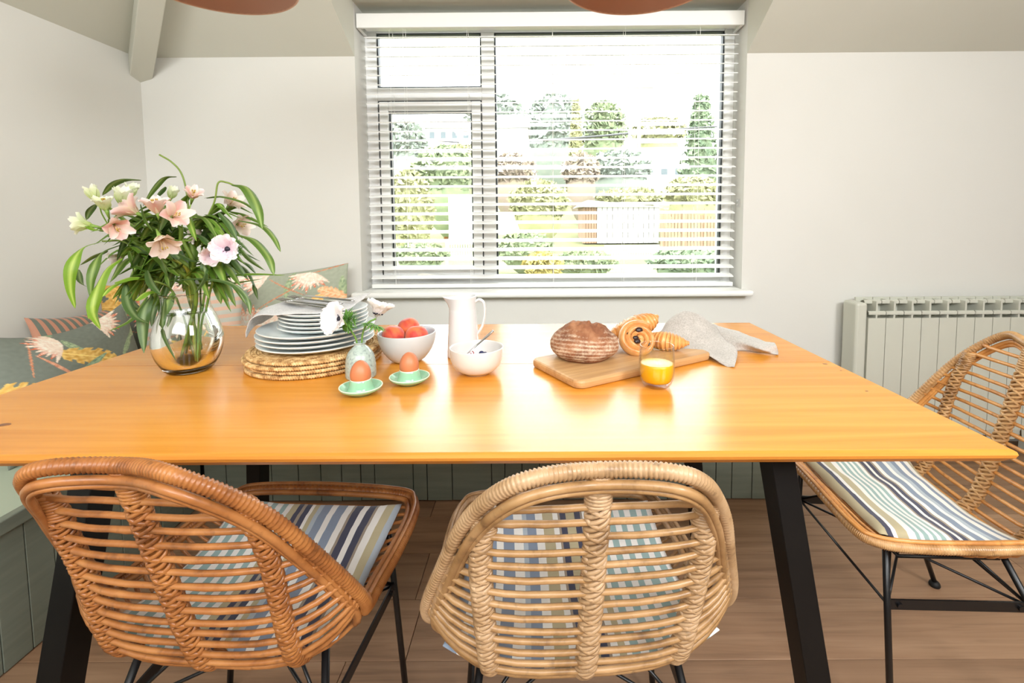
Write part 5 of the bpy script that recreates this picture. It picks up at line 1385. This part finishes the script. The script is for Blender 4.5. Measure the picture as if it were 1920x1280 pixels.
def house(px0, px1, ytop, ybot, Y, roofpx, label, wins=3, depth=4.0, nm='house', gable=False, m_=None):
    A, B2 = U(px0, ybot, Y), U(px1, ytop, Y); w_ = B2.x - A.x; h_ = B2.z - A.z; z0 = min(A.z, gz_(Y)) - .2; hh_ = B2.z - z0
    r = root(nm, (A.x, Y, z0), label, 'house' if nm == 'house' else nm)
    MB().box((0, 0, 0), (w_, depth, hh_)).build('wall', m_ or wh_m, r, smooth=False)
    rh = roofpx / F * Y; m = MB(); e = w_ * .04
    if gable: m.add([(-e, -.1, hh_), (w_ + e, -.1, hh_), (w_ * .5, -.1, hh_ + rh), (-e, depth, hh_), (w_ + e, depth, hh_), (w_ * .5, depth, hh_ + rh)], [(0, 1, 2), (3, 5, 4), (0, 2, 5, 3), (1, 4, 5, 2), (0, 3, 4, 1)])
    else: m.add([(-e, -.15, hh_), (w_ + e, -.15, hh_), (w_ + e, depth + .1, hh_), (-e, depth + .1, hh_), (-e, depth / 2, hh_ + rh), (w_ + e, depth / 2, hh_ + rh)], [(0, 1, 5, 4), (2, 3, 4, 5), (0, 4, 3), (1, 2, 5), (0, 3, 2, 1)])
    m.build('roof', roof_m, r, smooth=False)
    for k in range(wins):
        x = w_ * (k + .5) / wins; ww = w_ / wins * .22; f_ = MB(); f_.box((x - ww - .05, -.04, hh_ - h_ * .55 - .05), (x + ww + .05, 0.02, hh_ - h_ * .2 + .05)); fo = f_.build('window', pic_m, r, smooth=False)
        MB().box((x - ww, -.05, hh_ - h_ * .55), (x + ww, -.041, hh_ - h_ * .2)).build('pane', glass_dk, fo, smooth=False)
house(915, 990, 240, 292, 27, 34, 'white rendered house with a slate roof just right of the mullion', 0)
house(800, 884, 240, 275, 38, 20, 'long low white house seen through the opening window', 4)
house(1205, 1285, 300, 352, 30, 26, 'white terraced house on the slope left of the conifer', 3)
house(1175, 1215, 322, 356, 35.5, 16, 'smaller white house stepping down left of the terrace', 2)
# garden shed
A = U(1119, 456, 15.5); B2 = U(1236, 386, 15.5); sh = root('garden_shed', (A.x, 15.5, A.z), 'pale garden shed with a shallow pitched roof in the middle of the view', 'shed')
w_, h_ = B2.x - A.x, B2.z - A.z; nb = 12
for k in range(nb): MB().box((w_ * k / nb + .008, -.02, 0), (w_ * (k + 1) / nb - .008, 0, h_)).build('board', pic_m, sh, smooth=False)
for k in range(5): MB().box((-.45 + .45 * k / 5 + .008, .03, 0), (-.45 + .45 * (k + 1) / 5 - .008, .06, h_ * .98)).build('board', wood_out, sh, smooth=False)
MB().box((-.44, .06, 0), (w_ - .01, 1.9, h_ * .97)).build('wall', wood_out, sh, smooth=False)
m = MB(); m.add([(-.62, -.15, h_ - .02), (-.3, -.15, h_ + .20), (w_ + .1, -.15, h_ - .04), (-.62, 2, h_ - .02), (-.3, 2, h_ + .20), (w_ + .1, 2, h_ - .04)], [(0, 2, 1), (3, 4, 5), (0, 1, 4, 3), (1, 2, 5, 4), (0, 3, 5, 2)]); m.build('roof', wh_m, sh, smooth=False)
# fence on the right
fx0, fx1 = U(1240, 452, 15).x, U(1362, 452, 15).x; fz0, fz1 = U(1240, 470, 15).z, U(1290, 392, 15).z
fe = root('board_fence', (fx0, 15, fz0), 'tan boarded garden fence right of the shed', 'fence'); n = 20
for k in range(n): MB().box(((fx1 - fx0) * k / n + .01, 0, 0), ((fx1 - fx0) * (k + 1) / n - .01, .03, (fz1 - fz0) * (1 - .012 * k))).build('board', wood_out, fe, smooth=False)
for k in range(4): MB().box(((fx1 - fx0) * k / 3 - .04, -.05, 0), ((fx1 - fx0) * k / 3 + .04, .0, (fz1 - fz0) * 1.02)).build('post', wood_out, fe, smooth=False)
def picket(px0, px1, yt, yb, Y, n, label, nm='picket_fence', cat='fence'):
    A, B2 = U(px0, yb, Y), U(px1, yt, Y); r = root(nm, (A.x, Y, min(A.z, A.z)), label, cat); w_ = B2.x - A.x; h_ = B2.z - A.z
    for k in range(n): MB().box((w_ * k / n, 0, 0), (w_ * (k + .5) / n, .02, h_)).build('slat', pic_m, r, smooth=False)
    for zz in (0, .45, .95): MB().box((0, -.02, h_ * zz - .02), (w_, .0, h_ * zz + .02)).build('rail', pic_m, r, smooth=False)
    for xx in (0, w_ - .05):
        MB().box((xx, -.03, gz_(Y) - .2 - A.z), (xx + .05, .03, h_)).build('post', pic_m, r, smooth=False)
picket(1133, 1236, 459, 483, 11.5, 22, 'white slatted garden bench in front of the shed', 'garden_bench', 'bench')
picket(836, 892, 455, 480, 10.5, 12, 'short white picket fence at the lower right of the casement view')
# pale garden walls
for (a, b_, yt, yb, Y, lb_) in ((842, 898, 365, 455, 15, 'pale rendered garden wall seen at the right of the casement'), (925, 985, 400, 440, 15.6, 'low pale garden wall left of the yellow-green bush')):
    A, B2 = U(a, yb, Y), U(b_, yt, Y); o = MB().box((0, 0, 0), (B2.x - A.x, .2, B2.z - A.z)).build('garden_wall', wh_m, loc=(A.x, Y, A.z), smooth=False); tag(o, lb_, 'wall')
# pole and cables
A = U(1197, 345, 26); B2 = U(1198, 150, 26); pz = gz_(26) - .3
r = root('utility_pole', (A.x, 26, pz), 'wooden utility pole standing behind the hedge', 'pole')
pole_m = mat('haze_paled_pole', (116, 112, 106), .8)  # grey lightened so the low contrast of distance haze sits in the colour
MB().tube([(0, 0, 0), (0, 0, B2.z - pz)], [.13, .09], 10).build('pole', pole_m, r)
for k, zz in enumerate((.35, 1.1)): MB().box((-.75, -.05, B2.z - pz - zz - .08), (.75, .05, B2.z - pz - zz)).build('crossarm', pole_m, r, smooth=False)
for k, (pts, lb_) in enumerate((([(700, 270, 20), (775, 262, 22), (900, 268, 24), (1050, 262, 25), (1191, 250, 25.8)], 'black cable running from the left of the view to the utility pole'), ([(1100, 258, 12), (1160, 251, 13), (1250, 243, 14), (1345, 237, 15), (1450, 232, 16)], 'thick black cable crossing in front of the conifer'), ([(1000, 264, 11), (1110, 256, 12), (1220, 247, 13), (1345, 241, 15), (1450, 238, 16)], 'thinner black cable just below the thick one'))):
    P = [U(a, b_, c_) for a, b_, c_ in pts]; o = MB().tube([p - P[0] for p in cr(P, 6)], .022 if k else .03, 6).build('overhead_cable', darkcord_m, loc=P[0]); tag(o, lb_, 'cable', 'overhead cables')
